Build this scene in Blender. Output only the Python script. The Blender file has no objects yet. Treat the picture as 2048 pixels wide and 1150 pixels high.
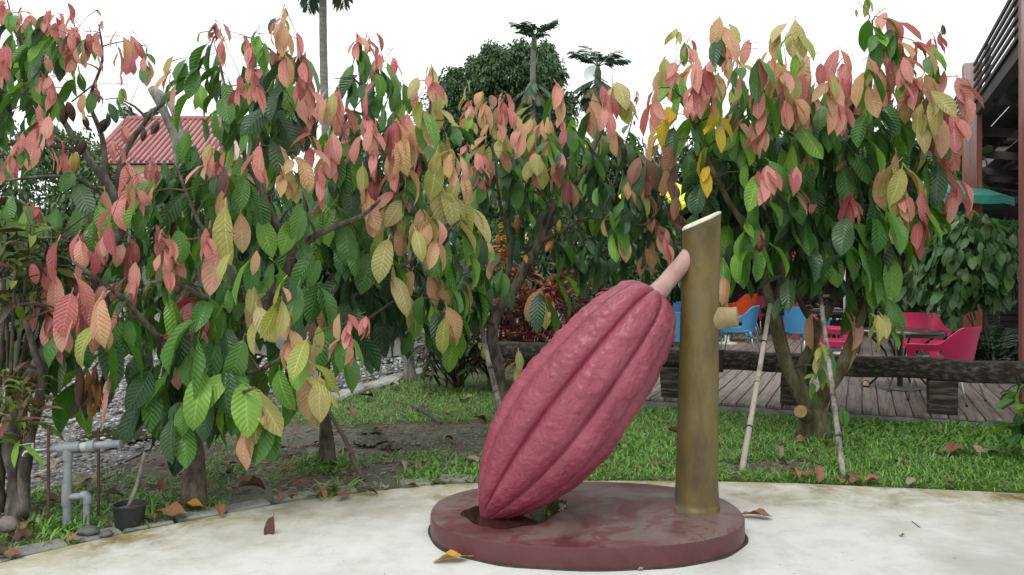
import bpy, bmesh, math, random
import numpy as np
from mathutils import Vector, Matrix, noise as mnoise

random.seed(7); RNG = np.random.default_rng(7)
scene = bpy.context.scene
COL = scene.collection
PI = math.pi

# ------------------------------------------------------------------ camera, sky, sun, exposure
F, HY, CH = 1650.0, 535.0, 1.65          # focal length and horizon in photo pixels, eye height in metres
cam_data = bpy.data.cameras.new("camera")
cam_data.sensor_width = 36.0
cam_data.lens = F / 2048 * 36.0
cam_data.shift_y = (HY - 575) / 2048
cam_data.clip_start = 0.05
cam_data.clip_end = 2000
cam = bpy.data.objects.new("camera", cam_data)
cam.location = (0, 0, CH)
cam.rotation_euler = (PI / 2, 0, 0)
COL.objects.link(cam)
scene.camera = cam

SUN_EL, SUN_AZ = math.radians(62), math.radians(205)     # azimuth clockwise from +Y: high, behind and left of the camera
world = bpy.data.worlds.new("World"); scene.world = world
world.use_nodes = True
wn, wl = world.node_tree.nodes, world.node_tree.links
wn.clear()
w_out = wn.new("ShaderNodeOutputWorld"); w_bg = wn.new("ShaderNodeBackground")
w_sky = wn.new("ShaderNodeTexSky"); w_sky.sky_type = 'NISHITA'; w_sky.sun_disc = False
w_sky.sun_elevation = SUN_EL; w_sky.sun_rotation = SUN_AZ
w_sky.dust_density = 4.0; w_sky.air_density = 1.2
w_hsv = wn.new("ShaderNodeHueSaturation"); w_hsv.inputs['Saturation'].default_value = 0.25
w_mix = wn.new("ShaderNodeMix"); w_mix.data_type = 'RGBA'; w_mix.inputs[0].default_value = 0.85   # share of cloud cover
w_mix.inputs[7].default_value = (11.6, 12.0, 11.9, 1)     # even white overcast
wl.new(w_sky.outputs[0], w_hsv.inputs['Color']); wl.new(w_hsv.outputs[0], w_mix.inputs[6])
wl.new(w_mix.outputs[2], w_bg.inputs['Color']); w_bg.inputs['Strength'].default_value = 0.1
wl.new(w_bg.outputs[0], w_out.inputs['Surface'])

sun_data = bpy.data.lights.new("sun", 'SUN'); sun_data.energy = 1.2; sun_data.angle = math.radians(30)
sun_data.color = (1.0, 0.97, 0.93)
sun = bpy.data.objects.new("sun", sun_data); COL.objects.link(sun)
_sd = Vector((math.sin(SUN_AZ) * math.cos(SUN_EL), math.cos(SUN_AZ) * math.cos(SUN_EL), math.sin(SUN_EL)))
sun.rotation_euler = _sd.to_track_quat('Z', 'Y').to_euler()
sun.location = _sd * 30

scene.view_settings.view_transform = 'Standard'
scene.view_settings.look = 'None'
scene.view_settings.gamma = 1.0
scene.view_settings.exposure = 0.35
scene.render.engine = 'CYCLES'

# ------------------------------------------------------------------ helpers: photo pixels to places
def P(px, py, d):                        # a point in the pixel's direction at depth d
    return Vector(((px - 1024) / F * d, d, CH - (py - HY) / F * d))
def G(px, py, z=0.0):                    # where the pixel's direction meets a level at height z
    d = (CH - z) * F / (py - HY)
    return Vector(((px - 1024) / F * d, d, z))
TH = math.radians(23)
U = Vector((math.cos(TH), -math.sin(TH), 0)); V = Vector((math.sin(TH), math.cos(TH), 0))
def UV(u, v, z=0.0): return U * u + V * v + Vector((0, 0, z))

# ------------------------------------------------------------------ materials
def _n(nt, t, **kw):
    n = nt.nodes.new(t)
    for k, v in kw.items(): setattr(n, k, v)
    return n
def new_mat(name):
    m = bpy.data.materials.new(name); m.use_nodes = True
    nt = m.node_tree; nt.nodes.clear()
    out = _n(nt, "ShaderNodeOutputMaterial"); b = _n(nt, "ShaderNodeBsdfPrincipled")
    nt.links.new(b.outputs[0], out.inputs[0])
    return m, nt, b, out
def ramp(nt, fac, stops, interp='LINEAR'):
    r = _n(nt, "ShaderNodeValToRGB"); r.color_ramp.interpolation = interp
    el = r.color_ramp.elements
    while len(el) < len(stops): el.new(0.5)
    for e, (p, c) in zip(el, stops):
        e.position = p; e.color = (c[0], c[1], c[2], 1) if len(c) == 3 else c
    nt.links.new(fac, r.inputs[0]); return r.outputs[0]
def math_n(nt, op, a, b=None, c=None, clamp=False):
    n = _n(nt, "ShaderNodeMath", operation=op); n.use_clamp = clamp
    for i, v in enumerate((a, b, c)):
        if v is None: continue
        if isinstance(v, (int, float)): n.inputs[i].default_value = v
        else: nt.links.new(v, n.inputs[i])
    return n.outputs[0]
def mixc(nt, f, a, b, blend='MIX'):
    n = _n(nt, "ShaderNodeMix", data_type='RGBA', blend_type=blend)
    for i, v in ((0, f), (6, a), (7, b)):
        if isinstance(v, (int, float)): n.inputs[i].default_value = v
        elif isinstance(v, tuple): n.inputs[i].default_value = (v[0], v[1], v[2], 1)
        else: nt.links.new(v, n.inputs[i])
    return n.outputs[2]
def coords(nt, kind='Object', scale=(1, 1, 1)):
    tc = _n(nt, "ShaderNodeTexCoord"); mp = _n(nt, "ShaderNodeMapping")
    mp.inputs['Scale'].default_value = scale
    nt.links.new(tc.outputs[kind], mp.inputs[0]); return mp.outputs[0]
def world_pos(nt, scale=(1, 1, 1)):
    g = _n(nt, "ShaderNodeNewGeometry"); mp = _n(nt, "ShaderNodeMapping")
    mp.inputs['Scale'].default_value = scale
    nt.links.new(g.outputs['Position'], mp.inputs[0]); return mp.outputs[0]
def noise_t(nt, vec, scale, detail=4, rough=0.6, dist=0.0):
    n = _n(nt, "ShaderNodeTexNoise"); n.inputs['Scale'].default_value = scale
    n.inputs['Detail'].default_value = detail; n.inputs['Roughness'].default_value = rough
    n.inputs['Distortion'].default_value = dist
    nt.links.new(vec, n.inputs['Vector']); return n.outputs['Fac']
def bump(nt, b, height, strength=0.4, dist=0.01):
    n = _n(nt, "ShaderNodeBump"); n.inputs['Strength'].default_value = strength; n.inputs['Distance'].default_value = dist
    nt.links.new(height, n.inputs['Height']); nt.links.new(n.outputs[0], b.inputs['Normal']); return n
def rnd_fac(nt):
    oi = _n(nt, "ShaderNodeObjectInfo"); g = _n(nt, "ShaderNodeNewGeometry")
    return math_n(nt, 'FRACT', math_n(nt, 'ADD', oi.outputs['Random'], g.outputs['Random Per Island']))

def simple(name, c0, c1=None, rough=0.6, scale=8.0, sc3=(1, 1, 1), bscale=None, bstr=0.3, bdist=0.01, spec=0.4,
           metal=0.0, lo=0.35, hi=0.65, per_piece=0.0, coat=0.0, c2=None):
    m, nt, b, out = new_mat(name)
    vec = coords(nt, 'Object', sc3)
    f = noise_t(nt, vec, scale, 6, 0.65)
    c1 = c1 or c0
    stops = [(lo, c0), (hi, c1)] if c2 is None else [(lo, c0), ((lo + hi) / 2, c1), (hi, c2)]
    col = ramp(nt, f, stops)
    if per_piece:
        r = rnd_fac(nt)
        hs = _n(nt, "ShaderNodeHueSaturation")
        nt.links.new(col, hs.inputs['Color'])
        nt.links.new(math_n(nt, 'MULTIPLY_ADD', r, per_piece, 1 - per_piece / 2), hs.inputs['Value'])
        col = hs.outputs[0]
    nt.links.new(col, b.inputs['Base Color'])
    b.inputs['Roughness'].default_value = rough; b.inputs['Specular IOR Level'].default_value = spec
    b.inputs['Metallic'].default_value = metal; b.inputs['Coat Weight'].default_value = coat
    if bscale:
        bump(nt, b, noise_t(nt, vec, bscale, 8, 0.7), bstr, bdist)
    return m

def leaf_mat(name, cols, tip=None, rough=0.42, trans=0.3, veins=1.0, spec=0.4, nv=11.0, vein_c=None):
    """Leaf blade: colour differs from leaf to leaf, ribs raised between the side veins, light passes through."""
    m, nt, b, out = new_mat(name)
    r = rnd_fac(nt)
    k = len(cols)
    col = ramp(nt, r, [((i + 0.5) / k, c) for i, c in enumerate(cols)])
    tc = _n(nt, "ShaderNodeTexCoord"); sp = _n(nt, "ShaderNodeSeparateXYZ"); nt.links.new(tc.outputs['UV'], sp.inputs[0])
    a = math_n(nt, 'MULTIPLY', math_n(nt, 'ABSOLUTE', math_n(nt, 'SUBTRACT', sp.outputs[0], 0.5)), 2.0)
    if tip:
        fm = math_n(nt, 'MULTIPLY', math_n(nt, 'POWER', sp.outputs[1], 1.4), math_n(nt, 'MULTIPLY_ADD', math_n(nt, 'FRACT', math_n(nt, 'MULTIPLY', r, 7.31)), 0.9, 0.0))
        col = mixc(nt, fm, col, tip)
    blot = noise_t(nt, coords(nt, 'UV', (3, 6, 1)), 1.6, 4, 0.6)
    hs = _n(nt, "ShaderNodeHueSaturation"); nt.links.new(col, hs.inputs['Color'])
    nt.links.new(math_n(nt, 'MULTIPLY_ADD', blot, 0.5, 0.75), hs.inputs['Value'])
    col = hs.outputs[0]
    s = math_n(nt, 'SINE', math_n(nt, 'MULTIPLY', math_n(nt, 'SUBTRACT', math_n(nt, 'MULTIPLY', sp.outputs[1], nv), math_n(nt, 'MULTIPLY', a, 2.0)), 2 * PI))
    vein = math_n(nt, 'GREATER_THAN', s, 0.9)
    mid = math_n(nt, 'LESS_THAN', a, 0.055)
    vm = math_n(nt, 'MULTIPLY', math_n(nt, 'MAXIMUM', math_n(nt, 'MULTIPLY', vein, 0.5), mid), 0.38 * veins)
    col = mixc(nt, vm, col, vein_c or tuple(min(1.0, c * 1.7 + 0.06) for c in cols[k // 2]))
    nt.links.new(col, b.inputs['Base Color'])
    b.inputs['Roughness'].default_value = rough; b.inputs['Specular IOR Level'].default_value = spec
    if veins:
        h = math_n(nt, 'ADD', math_n(nt, 'MULTIPLY', math_n(nt, 'ABSOLUTE', math_n(nt, 'SUBTRACT', s, 1.0)), 0.5), math_n(nt, 'MULTIPLY', blot, 0.8))
        bump(nt, b, h, 0.55 * min(1.0, veins), 0.006)
    t = _n(nt, "ShaderNodeBsdfTranslucent"); mx = _n(nt, "ShaderNodeMixShader"); mx.inputs[0].default_value = trans
    hs2 = _n(nt, "ShaderNodeHueSaturation"); hs2.inputs['Value'].default_value = 1.25; hs2.inputs['Saturation'].default_value = 1.1
    nt.links.new(col, hs2.inputs['Color']); nt.links.new(hs2.outputs[0], t.inputs[0])
    nt.links.new(b.outputs[0], mx.inputs[1]); nt.links.new(t.outputs[0], mx.inputs[2]); nt.links.new(mx.outputs[0], out.inputs[0])
    return m

# ------------------------------------------------------------------ helpers: meshes and objects
def tag(o, label=None, cat=None, group=None, kind=None):
    if label: o["label"] = label
    if cat: o["category"] = cat
    if group: o["group"] = group
    if kind: o["kind"] = kind
    return o
def link(o, parent=None):
    COL.objects.link(o)
    if parent is not None: o.parent = parent
    return o
def empty(name, loc, rz=0.0):
    o = bpy.data.objects.new(name, None); o.location = loc; o.rotation_euler = (0, 0, rz); o.empty_display_size = 0.1
    return link(o)

class MB:
    """Collects shapes; build() makes ONE mesh object of them."""
    def __init__(s): s.v, s.f, s.m, s.cur = [], [], [], 0
    def add(s, vs, fs):
        o = len(s.v); s.v += [Vector(v) for v in vs]
        s.f += [tuple(i + o for i in f) for f in fs]; s.m += [s.cur] * len(fs)
    def box(s, c, size, rot=None, bev=0.0):
        x, y, z = (k / 2 for k in size); R = rot or Matrix.Identity(3); c = Vector(c)
        b = min(bev, x * .9, y * .9, z * .9)
        if b <= 0:
            vs = [R @ Vector((i * x, j * y, k * z)) + c for i in (-1, 1) for j in (-1, 1) for k in (-1, 1)]
            s.add(vs, [(0, 1, 3, 2), (4, 6, 7, 5), (0, 4, 5, 1), (2, 3, 7, 6), (0, 2, 6, 4), (1, 5, 7, 3)]); return
        vs = []
        for k, in_ in ((-z, b), (-z + b, 0), (z - b, 0), (z, b)):
            xx, yy = x - in_, y - in_
            for q in ((-xx, -yy + b * (in_ == 0)), (-xx + b * (in_ == 0), -yy), (xx - b * (in_ == 0), -yy), (xx, -yy + b * (in_ == 0)),
                      (xx, yy - b * (in_ == 0)), (xx - b * (in_ == 0), yy), (-xx + b * (in_ == 0), yy), (-xx, yy - b * (in_ == 0))):
                vs.append(R @ Vector((q[0], q[1], k)) + c)
        fs = [tuple(range(7, -1, -1)), tuple(range(24, 32))]
        for r in range(3):
            for i in range(8):
                j = (i + 1) % 8; fs.append((r * 8 + i, r * 8 + j, r * 8 + 8 + j, r * 8 + 8 + i))
        s.add(vs, fs)
    def tube(s, pts, radii, n=8, cap=True, wob=0.0):
        pts = [Vector(p) for p in pts]
        if isinstance(radii, (int, float)): radii = [radii] * len(pts)
        o = len(s.v); up = None; rings = []
        for i, p in enumerate(pts):
            t = (pts[min(i + 1, len(pts) - 1)] - pts[max(i - 1, 0)])
            if t.length < 1e-9: t = Vector((0, 0, 1))
            t.normalize()
            if up is None: up = t.orthogonal().normalized()
            else:
                up = up - t * up.dot(t)
                up = up.normalized() if up.length > 1e-6 else t.orthogonal().normalized()
            w = t.cross(up)
            for k in range(n):
                a = 2 * PI * k / n
                r = radii[i]
                if wob: r *= 1 + wob * mnoise.noise((p + (up * math.cos(a) + w * math.sin(a)) * r * 1.5) * (0.35 / max(radii[0], .004)))
                s.v.append(p + (up * math.cos(a) + w * math.sin(a)) * r)
        for i in range(len(pts) - 1):
            for k in range(n):
                j = (k + 1) % n
                s.f.append((o + i * n + k, o + i * n + j, o + (i + 1) * n + j, o + (i + 1) * n + k)); s.m.append(s.cur)
        if cap:
            s.f.append(tuple(o + k for k in range(n - 1, -1, -1))); s.m.append(s.cur)
            e = o + (len(pts) - 1) * n
            s.f.append(tuple(e + k for k in range(n))); s.m.append(s.cur)
    def lathe(s, c, prof, n=24, axis=None, closed=False):
        c = Vector(c); R = (axis or Vector((0, 0, 1))).to_track_quat('Z', 'Y').to_matrix()
        o = len(s.v)
        for r, z in prof:
            for k in range(n):
                a = 2 * PI * k / n; s.v.append(R @ Vector((r * math.cos(a), r * math.sin(a), z)) + c)
        for i in range(len(prof) - 1):
            for k in range(n):
                j = (k + 1) % n
                s.f.append((o + i * n + k, o + i * n + j, o + (i + 1) * n + j, o + (i + 1) * n + k)); s.m.append(s.cur)
        s.f.append(tuple(o + k for k in range(n - 1, -1, -1))); s.m.append(s.cur)
        e = o + (len(prof) - 1) * n
        s.f.append(tuple(e + k for k in range(n))); s.m.append(s.cur)
    def build(s, name, mat, parent=None, origin=None, smooth=False):
        org = Vector(origin) if origin is not None else Vector((0, 0, 0))
        me = bpy.data.meshes.new(name)
        me.from_pydata([tuple(v - org) for v in s.v], [], s.f)
        for m in (mat if isinstance(mat, (list, tuple)) else [mat]): me.materials.append(m)
        me.polygons.foreach_set('material_index', s.m)
        if smooth: me.polygons.foreach_set('use_smooth', [True] * len(me.polygons))
        me.update()
        o = bpy.data.objects.new(name, me)
        if parent is None: o.location = org
        return link(o, parent)
def shade_auto(o, ang=40):
    me = o.data
    me.polygons.foreach_set('use_smooth', [True] * len(me.polygons))
    try: me.set_sharp_from_angle(angle=math.radians(ang))
    except Exception: pass
    return o

def batch(name, tpl, M, T, midx, mats, parent=None, origin=(0, 0, 0), smooth=True):
    """One mesh of many copies of a small shape. tpl = (verts kx3, faces, uv kx2); M: Nx3x3, T: Nx3."""
    tv, tf, tuv = tpl
    tv = np.asarray(tv, float); k = len(tv); N = len(T)
    org = np.asarray(origin, float)
    co = (np.einsum('nij,kj->nki', M, tv) + T[:, None, :] - org).reshape(-1, 3)
    lens = np.array([len(f) for f in tf]); fl = np.concatenate([np.array(f) for f in tf])
    loops = (fl[None, :] + (np.arange(N) * k)[:, None]).reshape(-1)
    starts1 = np.concatenate([[0], np.cumsum(lens)[:-1]])
    starts = (starts1[None, :] + (np.arange(N) * len(fl))[:, None]).reshape(-1)
    me = bpy.data.meshes.new(name)
    me.vertices.add(len(co)); me.vertices.foreach_set('co', co.astype(np.float32).ravel())
    me.loops.add(len(loops)); me.loops.foreach_set('vertex_index', loops.astype(np.int32))
    me.polygons.add(N * len(tf)); me.polygons.foreach_set('loop_start', starts.astype(np.int32))
    me.polygons.foreach_set('material_index', np.repeat(np.asarray(midx, np.int32), len(tf)))
    if smooth: me.polygons.foreach_set('use_smooth', np.ones(N * len(tf), bool))
    if tuv is not None:
        uvl = me.uv_layers.new(name="UVMap")
        uvl.data.foreach_set('uv', np.tile(np.asarray(tuv, np.float32)[fl], (N, 1)).ravel())
    for m in mats: me.materials.append(m)
    me.update(calc_edges=True); me.validate()
    o = bpy.data.objects.new(name, me)
    if parent is None: o.location = origin
    return link(o, parent)

def catmull(pts, step=0.08):
    """pts: list of (Vector, radius) -> finer list."""
    out = []
    n = len(pts)
    for i in range(n - 1):
        p0, p1, p2, p3 = (pts[max(i - 1, 0)], pts[i], pts[i + 1], pts[min(i + 2, n - 1)])
        k = max(2, int((p2[0] - p1[0]).length / step))
        for j in range(k):
            t = j / k
            a, b, c, d = p0[0], p1[0], p2[0], p3[0]
            v = 0.5 * ((2 * b) + (-a + c) * t + (2 * a - 5 * b + 4 * c - d) * t * t + (-a + 3 * b - 3 * c + d) * t ** 3)
            out.append((v, p1[1] + (p2[1] - p1[1]) * t))
    out.append(pts[-1]); return out

# ------------------------------------------------------------------ leaf shapes
def leaf_shape(W=0.36, nseg=8, ncol=4, bend=0.6, cup=0.25, wave=0.03, ph=0.0, petiole=0.12, acum=1.0, twist=0.0, widest=0.5):
    vs, fs, uv = [], [], []
    L = 1.0 - petiole
    y, z = petiole, 0.0
    cl = []
    for i in range(nseg + 1):
        s = i / nseg; th = bend * s
        cl.append((y, z, th)); y += L / nseg * math.cos(th + bend / nseg / 2); z -= L / nseg * math.sin(th + bend / nseg / 2)
    for i in range(nseg + 1):
        s = i / nseg; yy, zz, th = cl[i]
        q = s ** (math.log(.5) / math.log(widest))
        w = W / 2 * max(0.0, math.sin(PI * min(1, q))) ** (0.62 if q < .5 else 0.66 * acum) * (1 if s < .82 else 1 - .30 * (s - .82) / .18)
        if i == 0: w = 0.008
        if i == nseg: w = 0.004
        for j in range(ncol + 1):
            a = j / ncol * 2 - 1
            x = a * w
            h = cup * abs(x) + wave * math.sin(s * 9 + ph + a) * abs(a) * w / (W / 2)
            tw = twist * s
            vs.append((x * math.cos(tw) - h * math.sin(tw), yy + h * math.sin(th), zz + h * math.cos(th) * math.cos(tw) + x * math.sin(tw)))
            uv.append((j / ncol, s))
    for i in range(nseg):
        for j in range(ncol):
            a = i * (ncol + 1) + j; fs.append((a, a + 1, a + ncol + 2, a + ncol + 1))
    if petiole > 0:
        o = len(vs); t = 0.011
        vs += [(-t, 0, 0), (t, 0, 0), (t, petiole, 0), (-t, petiole, 0), (0, 0, -t), (0, 0, t), (0, petiole, t), (0, petiole, -t)]
        uv += [(0.5, 0.02)] * 8
        fs += [(o, o + 1, o + 2, o + 3), (o + 4, o + 5, o + 6, o + 7)]
    return vs, fs, uv
def leaf_matrix(direction, normal, size, roll=0.0):
    Y = direction.normalized(); Z = (normal - Y * normal.dot(Y))
    Z = Z.normalized() if Z.length > 1e-6 else Y.orthogonal().normalized()
    if roll: Z = Matrix.Rotation(roll, 3, Y) @ Z
    X = Y.cross(Z)
    return Matrix((X, Y, Z)).transposed() * size

LEAF_SHAPES = [leaf_shape(W=w, bend=b, cup=c, wave=wv, ph=i * 1.7, widest=wd, twist=tw) for i, (w, b, c, wv, wd, tw) in enumerate(
    [(.37, .7, .25, .02, .52, 0), (.40, .9, -.2, .03, .52, .12), (.34, .5, .5, .02, .54, -.12), (.43, .75, .12, .035, .5, .06), (.34, 1.2, -.3, .03, .52, -.08), (.38, .35, -.35, .03, .53, .15), (.36, 1.5, .2, .02, .5, 0), (.33, .8, .7, .03, .55, .1)])]
LOW_LEAF = leaf_shape(W=.37, nseg=4, ncol=2, bend=.6, cup=.3, petiole=0, wave=.02)
FINE_LEAF = leaf_shape(W=.42, nseg=2, ncol=2, bend=.4, cup=.35, petiole=0, wave=0)
LONG_LEAF = leaf_shape(W=.17, nseg=5, ncol=2, bend=.9, cup=.4, petiole=0.05, wave=.03)
# ------------------------------------------------------------------ the materials of this place
LEAF = {
 'pink':  leaf_mat('leaf_pink', [(.54, .18, .17), (.63, .24, .215), (.67, .31, .26), (.57, .20, .20)], tip=(.63, .37, .24), trans=.28, rough=.38),
 'deep':  leaf_mat('leaf_deep_pink', [(.36, .09, .10), (.46, .13, .14), (.40, .11, .10)], tip=(.45, .18, .14), trans=.28, rough=.38),
 'tan':   leaf_mat('leaf_tan', [(.54, .30, .17), (.59, .36, .20), (.47, .28, .14), (.59, .33, .23)], tip=(.51, .40, .17), trans=.28),
 'yellow': leaf_mat('leaf_yellow', [(.46, .39, .15), (.38, .38, .10), (.52, .42, .22), (.30, .34, .07)], tip=(.33, .38, .09), trans=.3),
 'lime':  leaf_mat('leaf_lime', [(.15, .32, .035), (.20, .38, .05), (.11, .26, .03)], trans=.3, rough=.33, spec=.55),
 'green': leaf_mat('leaf_green', [(.06, .17, .025), (.085, .22, .03), (.042, .13, .025), (.10, .24, .035)], trans=.22, rough=.33, spec=.5),
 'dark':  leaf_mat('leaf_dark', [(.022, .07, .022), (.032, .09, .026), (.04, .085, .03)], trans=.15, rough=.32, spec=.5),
 'mauve': leaf_mat('leaf_mauve', [(.20, .075, .06), (.26, .12, .07), (.16, .08, .07), (.24, .13, .06)], trans=.22),
 'gold':  leaf_mat('leaf_gold', [(.55, .36, .02), (.5, .4, .03)], trans=.3),
}
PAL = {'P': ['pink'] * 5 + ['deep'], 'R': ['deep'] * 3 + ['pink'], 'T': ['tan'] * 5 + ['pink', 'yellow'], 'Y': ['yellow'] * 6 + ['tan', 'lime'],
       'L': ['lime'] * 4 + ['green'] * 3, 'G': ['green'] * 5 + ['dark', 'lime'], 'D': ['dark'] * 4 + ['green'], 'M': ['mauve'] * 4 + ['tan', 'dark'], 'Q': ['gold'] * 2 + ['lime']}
DEFLEN = {'P': 42, 'R': 42, 'T': 58, 'Y': 66, 'L': 72, 'G': 76, 'D': 86, 'M': 60, 'Q': 60}
DEFN = {'P': 6, 'R': 4, 'T': 4, 'Y': 4, 'L': 3, 'G': 4, 'D': 5, 'M': 2, 'Q': 2}

BARK = simple('bark_cacao', (.035, .027, .02), (.10, .082, .062), .85, 14, (1, 1, .4), 40, .7, .01, .2, c2=(.16, .14, .11))
BARK_MOSS = simple('bark_mossy', (.05, .042, .022), (.105, .092, .045), .85, 9, (1, 1, .4), 40, .7, .01, .2, c2=(.19, .18, .13))
BARK_MID = simple('bark_mid', (.05, .043, .034), (.115, .10, .08), .85, 12, (1, 1, .4), 36, .7, .01, .2, c2=(.21, .20, .17))
BARK_GREY = simple('bark_grey', (.10, .09, .075), (.19, .175, .15), .85, 14, (1, 1, .4), 36, .7, .01, .2, c2=(.28, .27, .24))
TWIG = simple('bark_twig', (.06, .04, .03), (.13, .095, .06), .8, 20)
PODM = {'purple': simple('pod_purple', (.045, .018, .018), (.09, .035, .03), .5, 12, bscale=50, bstr=.4),
        'yellow': simple('pod_yellow', (.32, .24, .05), (.42, .30, .08), .5, 12, bscale=50, bstr=.4),
        'orange': simple('pod_orange', (.30, .10, .03), (.40, .17, .06), .5, 12, bscale=50, bstr=.4)}
BROWN = [simple('dry_leaf_brown', (.15, .072, .04), (.27, .14, .085), .8, 9, bscale=30, bstr=.5, per_piece=.5),
         simple('dry_leaf_rust', (.17, .075, .04), (.26, .125, .07), .75, 9, bscale=30, bstr=.5, per_piece=.4),
         simple('dry_leaf_grey', (.22, .16, .11), (.33, .26, .20), .85, 9, bscale=30, bstr=.5, per_piece=.4),
         simple('dry_leaf_ochre', (.42, .20, .03), (.52, .28, .06), .7, 6, bscale=30, bstr=.4, per_piece=.2),
         simple('dry_leaf_dark', (.06, .028, .02), (.11, .05, .04), .7, 9, bscale=30, bstr=.5, per_piece=.3)]
STICK_PALE = simple('bamboo_pale', (.20, .17, .13), (.37, .33, .265), .7, 10, (1, 1, .2), 40, .4, .004, .3, c2=(.30, .28, .24))
STICK_GREY = simple('bamboo_grey', (.07, .06, .05), (.34, .32, .29), .8, 9, (1, 1, .15), 40, .4, .004, .3, lo=.4, hi=.6)
STICK_BROWN = simple('stick_brown', (.09, .065, .045), (.17, .13, .10), .8, 10, (1, 1, .2), 40, .4)
BLACK = simple('black_band', (.012, .012, .012), (.025, .025, .025), .6)
# ================================================================== THE SETTING: ground, plaza, road, water
def fbm(x, y, s, seed=0.0):
    return mnoise.fractal(Vector((x * s + seed, y * s - seed, seed)), 1.0, 2.0, 4)

EDGE_PX = [(-260, 1205), (0, 1125), (120, 1095), (250, 1066), (380, 1040), (500, 1017), (640, 994), (760, 980), (850, 970), (960, 964), (1100, 961), (1300, 960),
           (1450, 962), (1580, 965), (1720, 971), (1860, 977), (2048, 986), (2300, 1003), (2700, 1040), (3200, 1100)]
EDGE = [p for p, _ in catmull([(G(x, y), 0.0) for x, y in EDGE_PX], 0.12)]
EX = np.array([p.x for p in EDGE]); EY = np.array([p.y for p in EDGE])
def edge_y(x): return float(np.interp(x, EX, EY))

ROAD_PX = [(-420, 1085), (-200, 1050), (0, 1003), (120, 968), (230, 930), (330, 880), (430, 840), (560, 815), (690, 788), (830, 748), (930, 712), (1010, 682)]
ROAD = [G(x, y) for x, y in ROAD_PX]
RX = np.array([p.y for p in ROAD]); RV = np.array([p.x for p in ROAD])       # road edge x as a function of y
_o = np.argsort(RX); RX, RV = RX[_o], RV[_o]
def road_x(y): return float(np.interp(y, RX, RV))
def in_road(x, y): return x < road_x(y) and y > 3.5
DECK_V0, DECK_U0, DECK_U1, DECK_V1, DECK_Z = 9.62, -3.3, 1.75, 20.2, 0.11
def uv_of(x, y): return x * U.x + y * U.y, x * V.x + y * V.y
def in_deck(x, y, m=0.0):
    u, v = uv_of(x, y); return v > DECK_V0 - m and u > DECK_U0 - m

# --- soil under the trees
def soil_material():
    m, nt, b, out = new_mat('wet_soil')
    w = world_pos(nt)
    n1 = noise_t(nt, w, 1.1, 6, .6); n2 = noise_t(nt, w, 9, 8, .7); n3 = noise_t(nt, w, 45, 4, .7)
    col = ramp(nt, n2, [(.3, (.045, .036, .026)), (.5, (.095, .078, .056)), (.68, (.15, .128, .095)), (.8, (.22, .20, .16))])
    grn = ramp(nt, n1, [(.45, (0, 0, 0)), (.62, (1, 1, 1))])
    gm = math_n(nt, 'MULTIPLY', grn, math_n(nt, 'MULTIPLY', n3, .9))
    col = mixc(nt, gm, col, (.05, .075, .022))
    nt.links.new(col, b.inputs['Base Color'])
    rr = ramp(nt, noise_t(nt, w, .9, 3, .5), [(.42, (.35, .35, .35)), (.6, (.9, .9, .9))])
    nt.links.new(rr, b.inputs['Roughness'])
    bump(nt, b, math_n(nt, 'ADD', n2, math_n(nt, 'MULTIPLY', n3, .5)), .8, .03)
    return m
SOIL = soil_material()
xs = np.concatenate([np.linspace(-90, -8, 14), np.arange(-7.6, 8.4, .14), np.linspace(9, 90, 14)])
ys = np.concatenate([np.linspace(-30, 3.2, 8), np.arange(3.6, 14.2, .14), np.linspace(15, 22, 6), np.linspace(26, 300, 12)])
vs, fs = [], []
PUD = [(G(742, 880), .55, .4), (G(690, 868), .3, .25)]
for y in ys:
    for x in xs:
        z = -0.035
        if 3.6 <= y <= 14.2 and -7.6 <= x <= 8.3:
            z += .022 * fbm(x, y, 1.3, 3.0) + .010 * fbm(x, y, 5, 9.0)
            z = min(z, -.012)
            if y < edge_y(x) + .05: z = -0.06
            if in_deck(x, y): z = -.06
        vs.append((x, y, z))
nx = len(xs)
for j in range(len(ys) - 1):
    for i in range(nx - 1):
        a = j * nx + i; fs.append((a, a + 1, a + nx + 1, a + nx))
b_ = MB(); b_.add(vs, fs)
ground = b_.build('ground', SOIL, smooth=True); tag(ground, 'dark damp soil between the plaza edging and the gravel road', 'ground', kind='structure')

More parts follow.
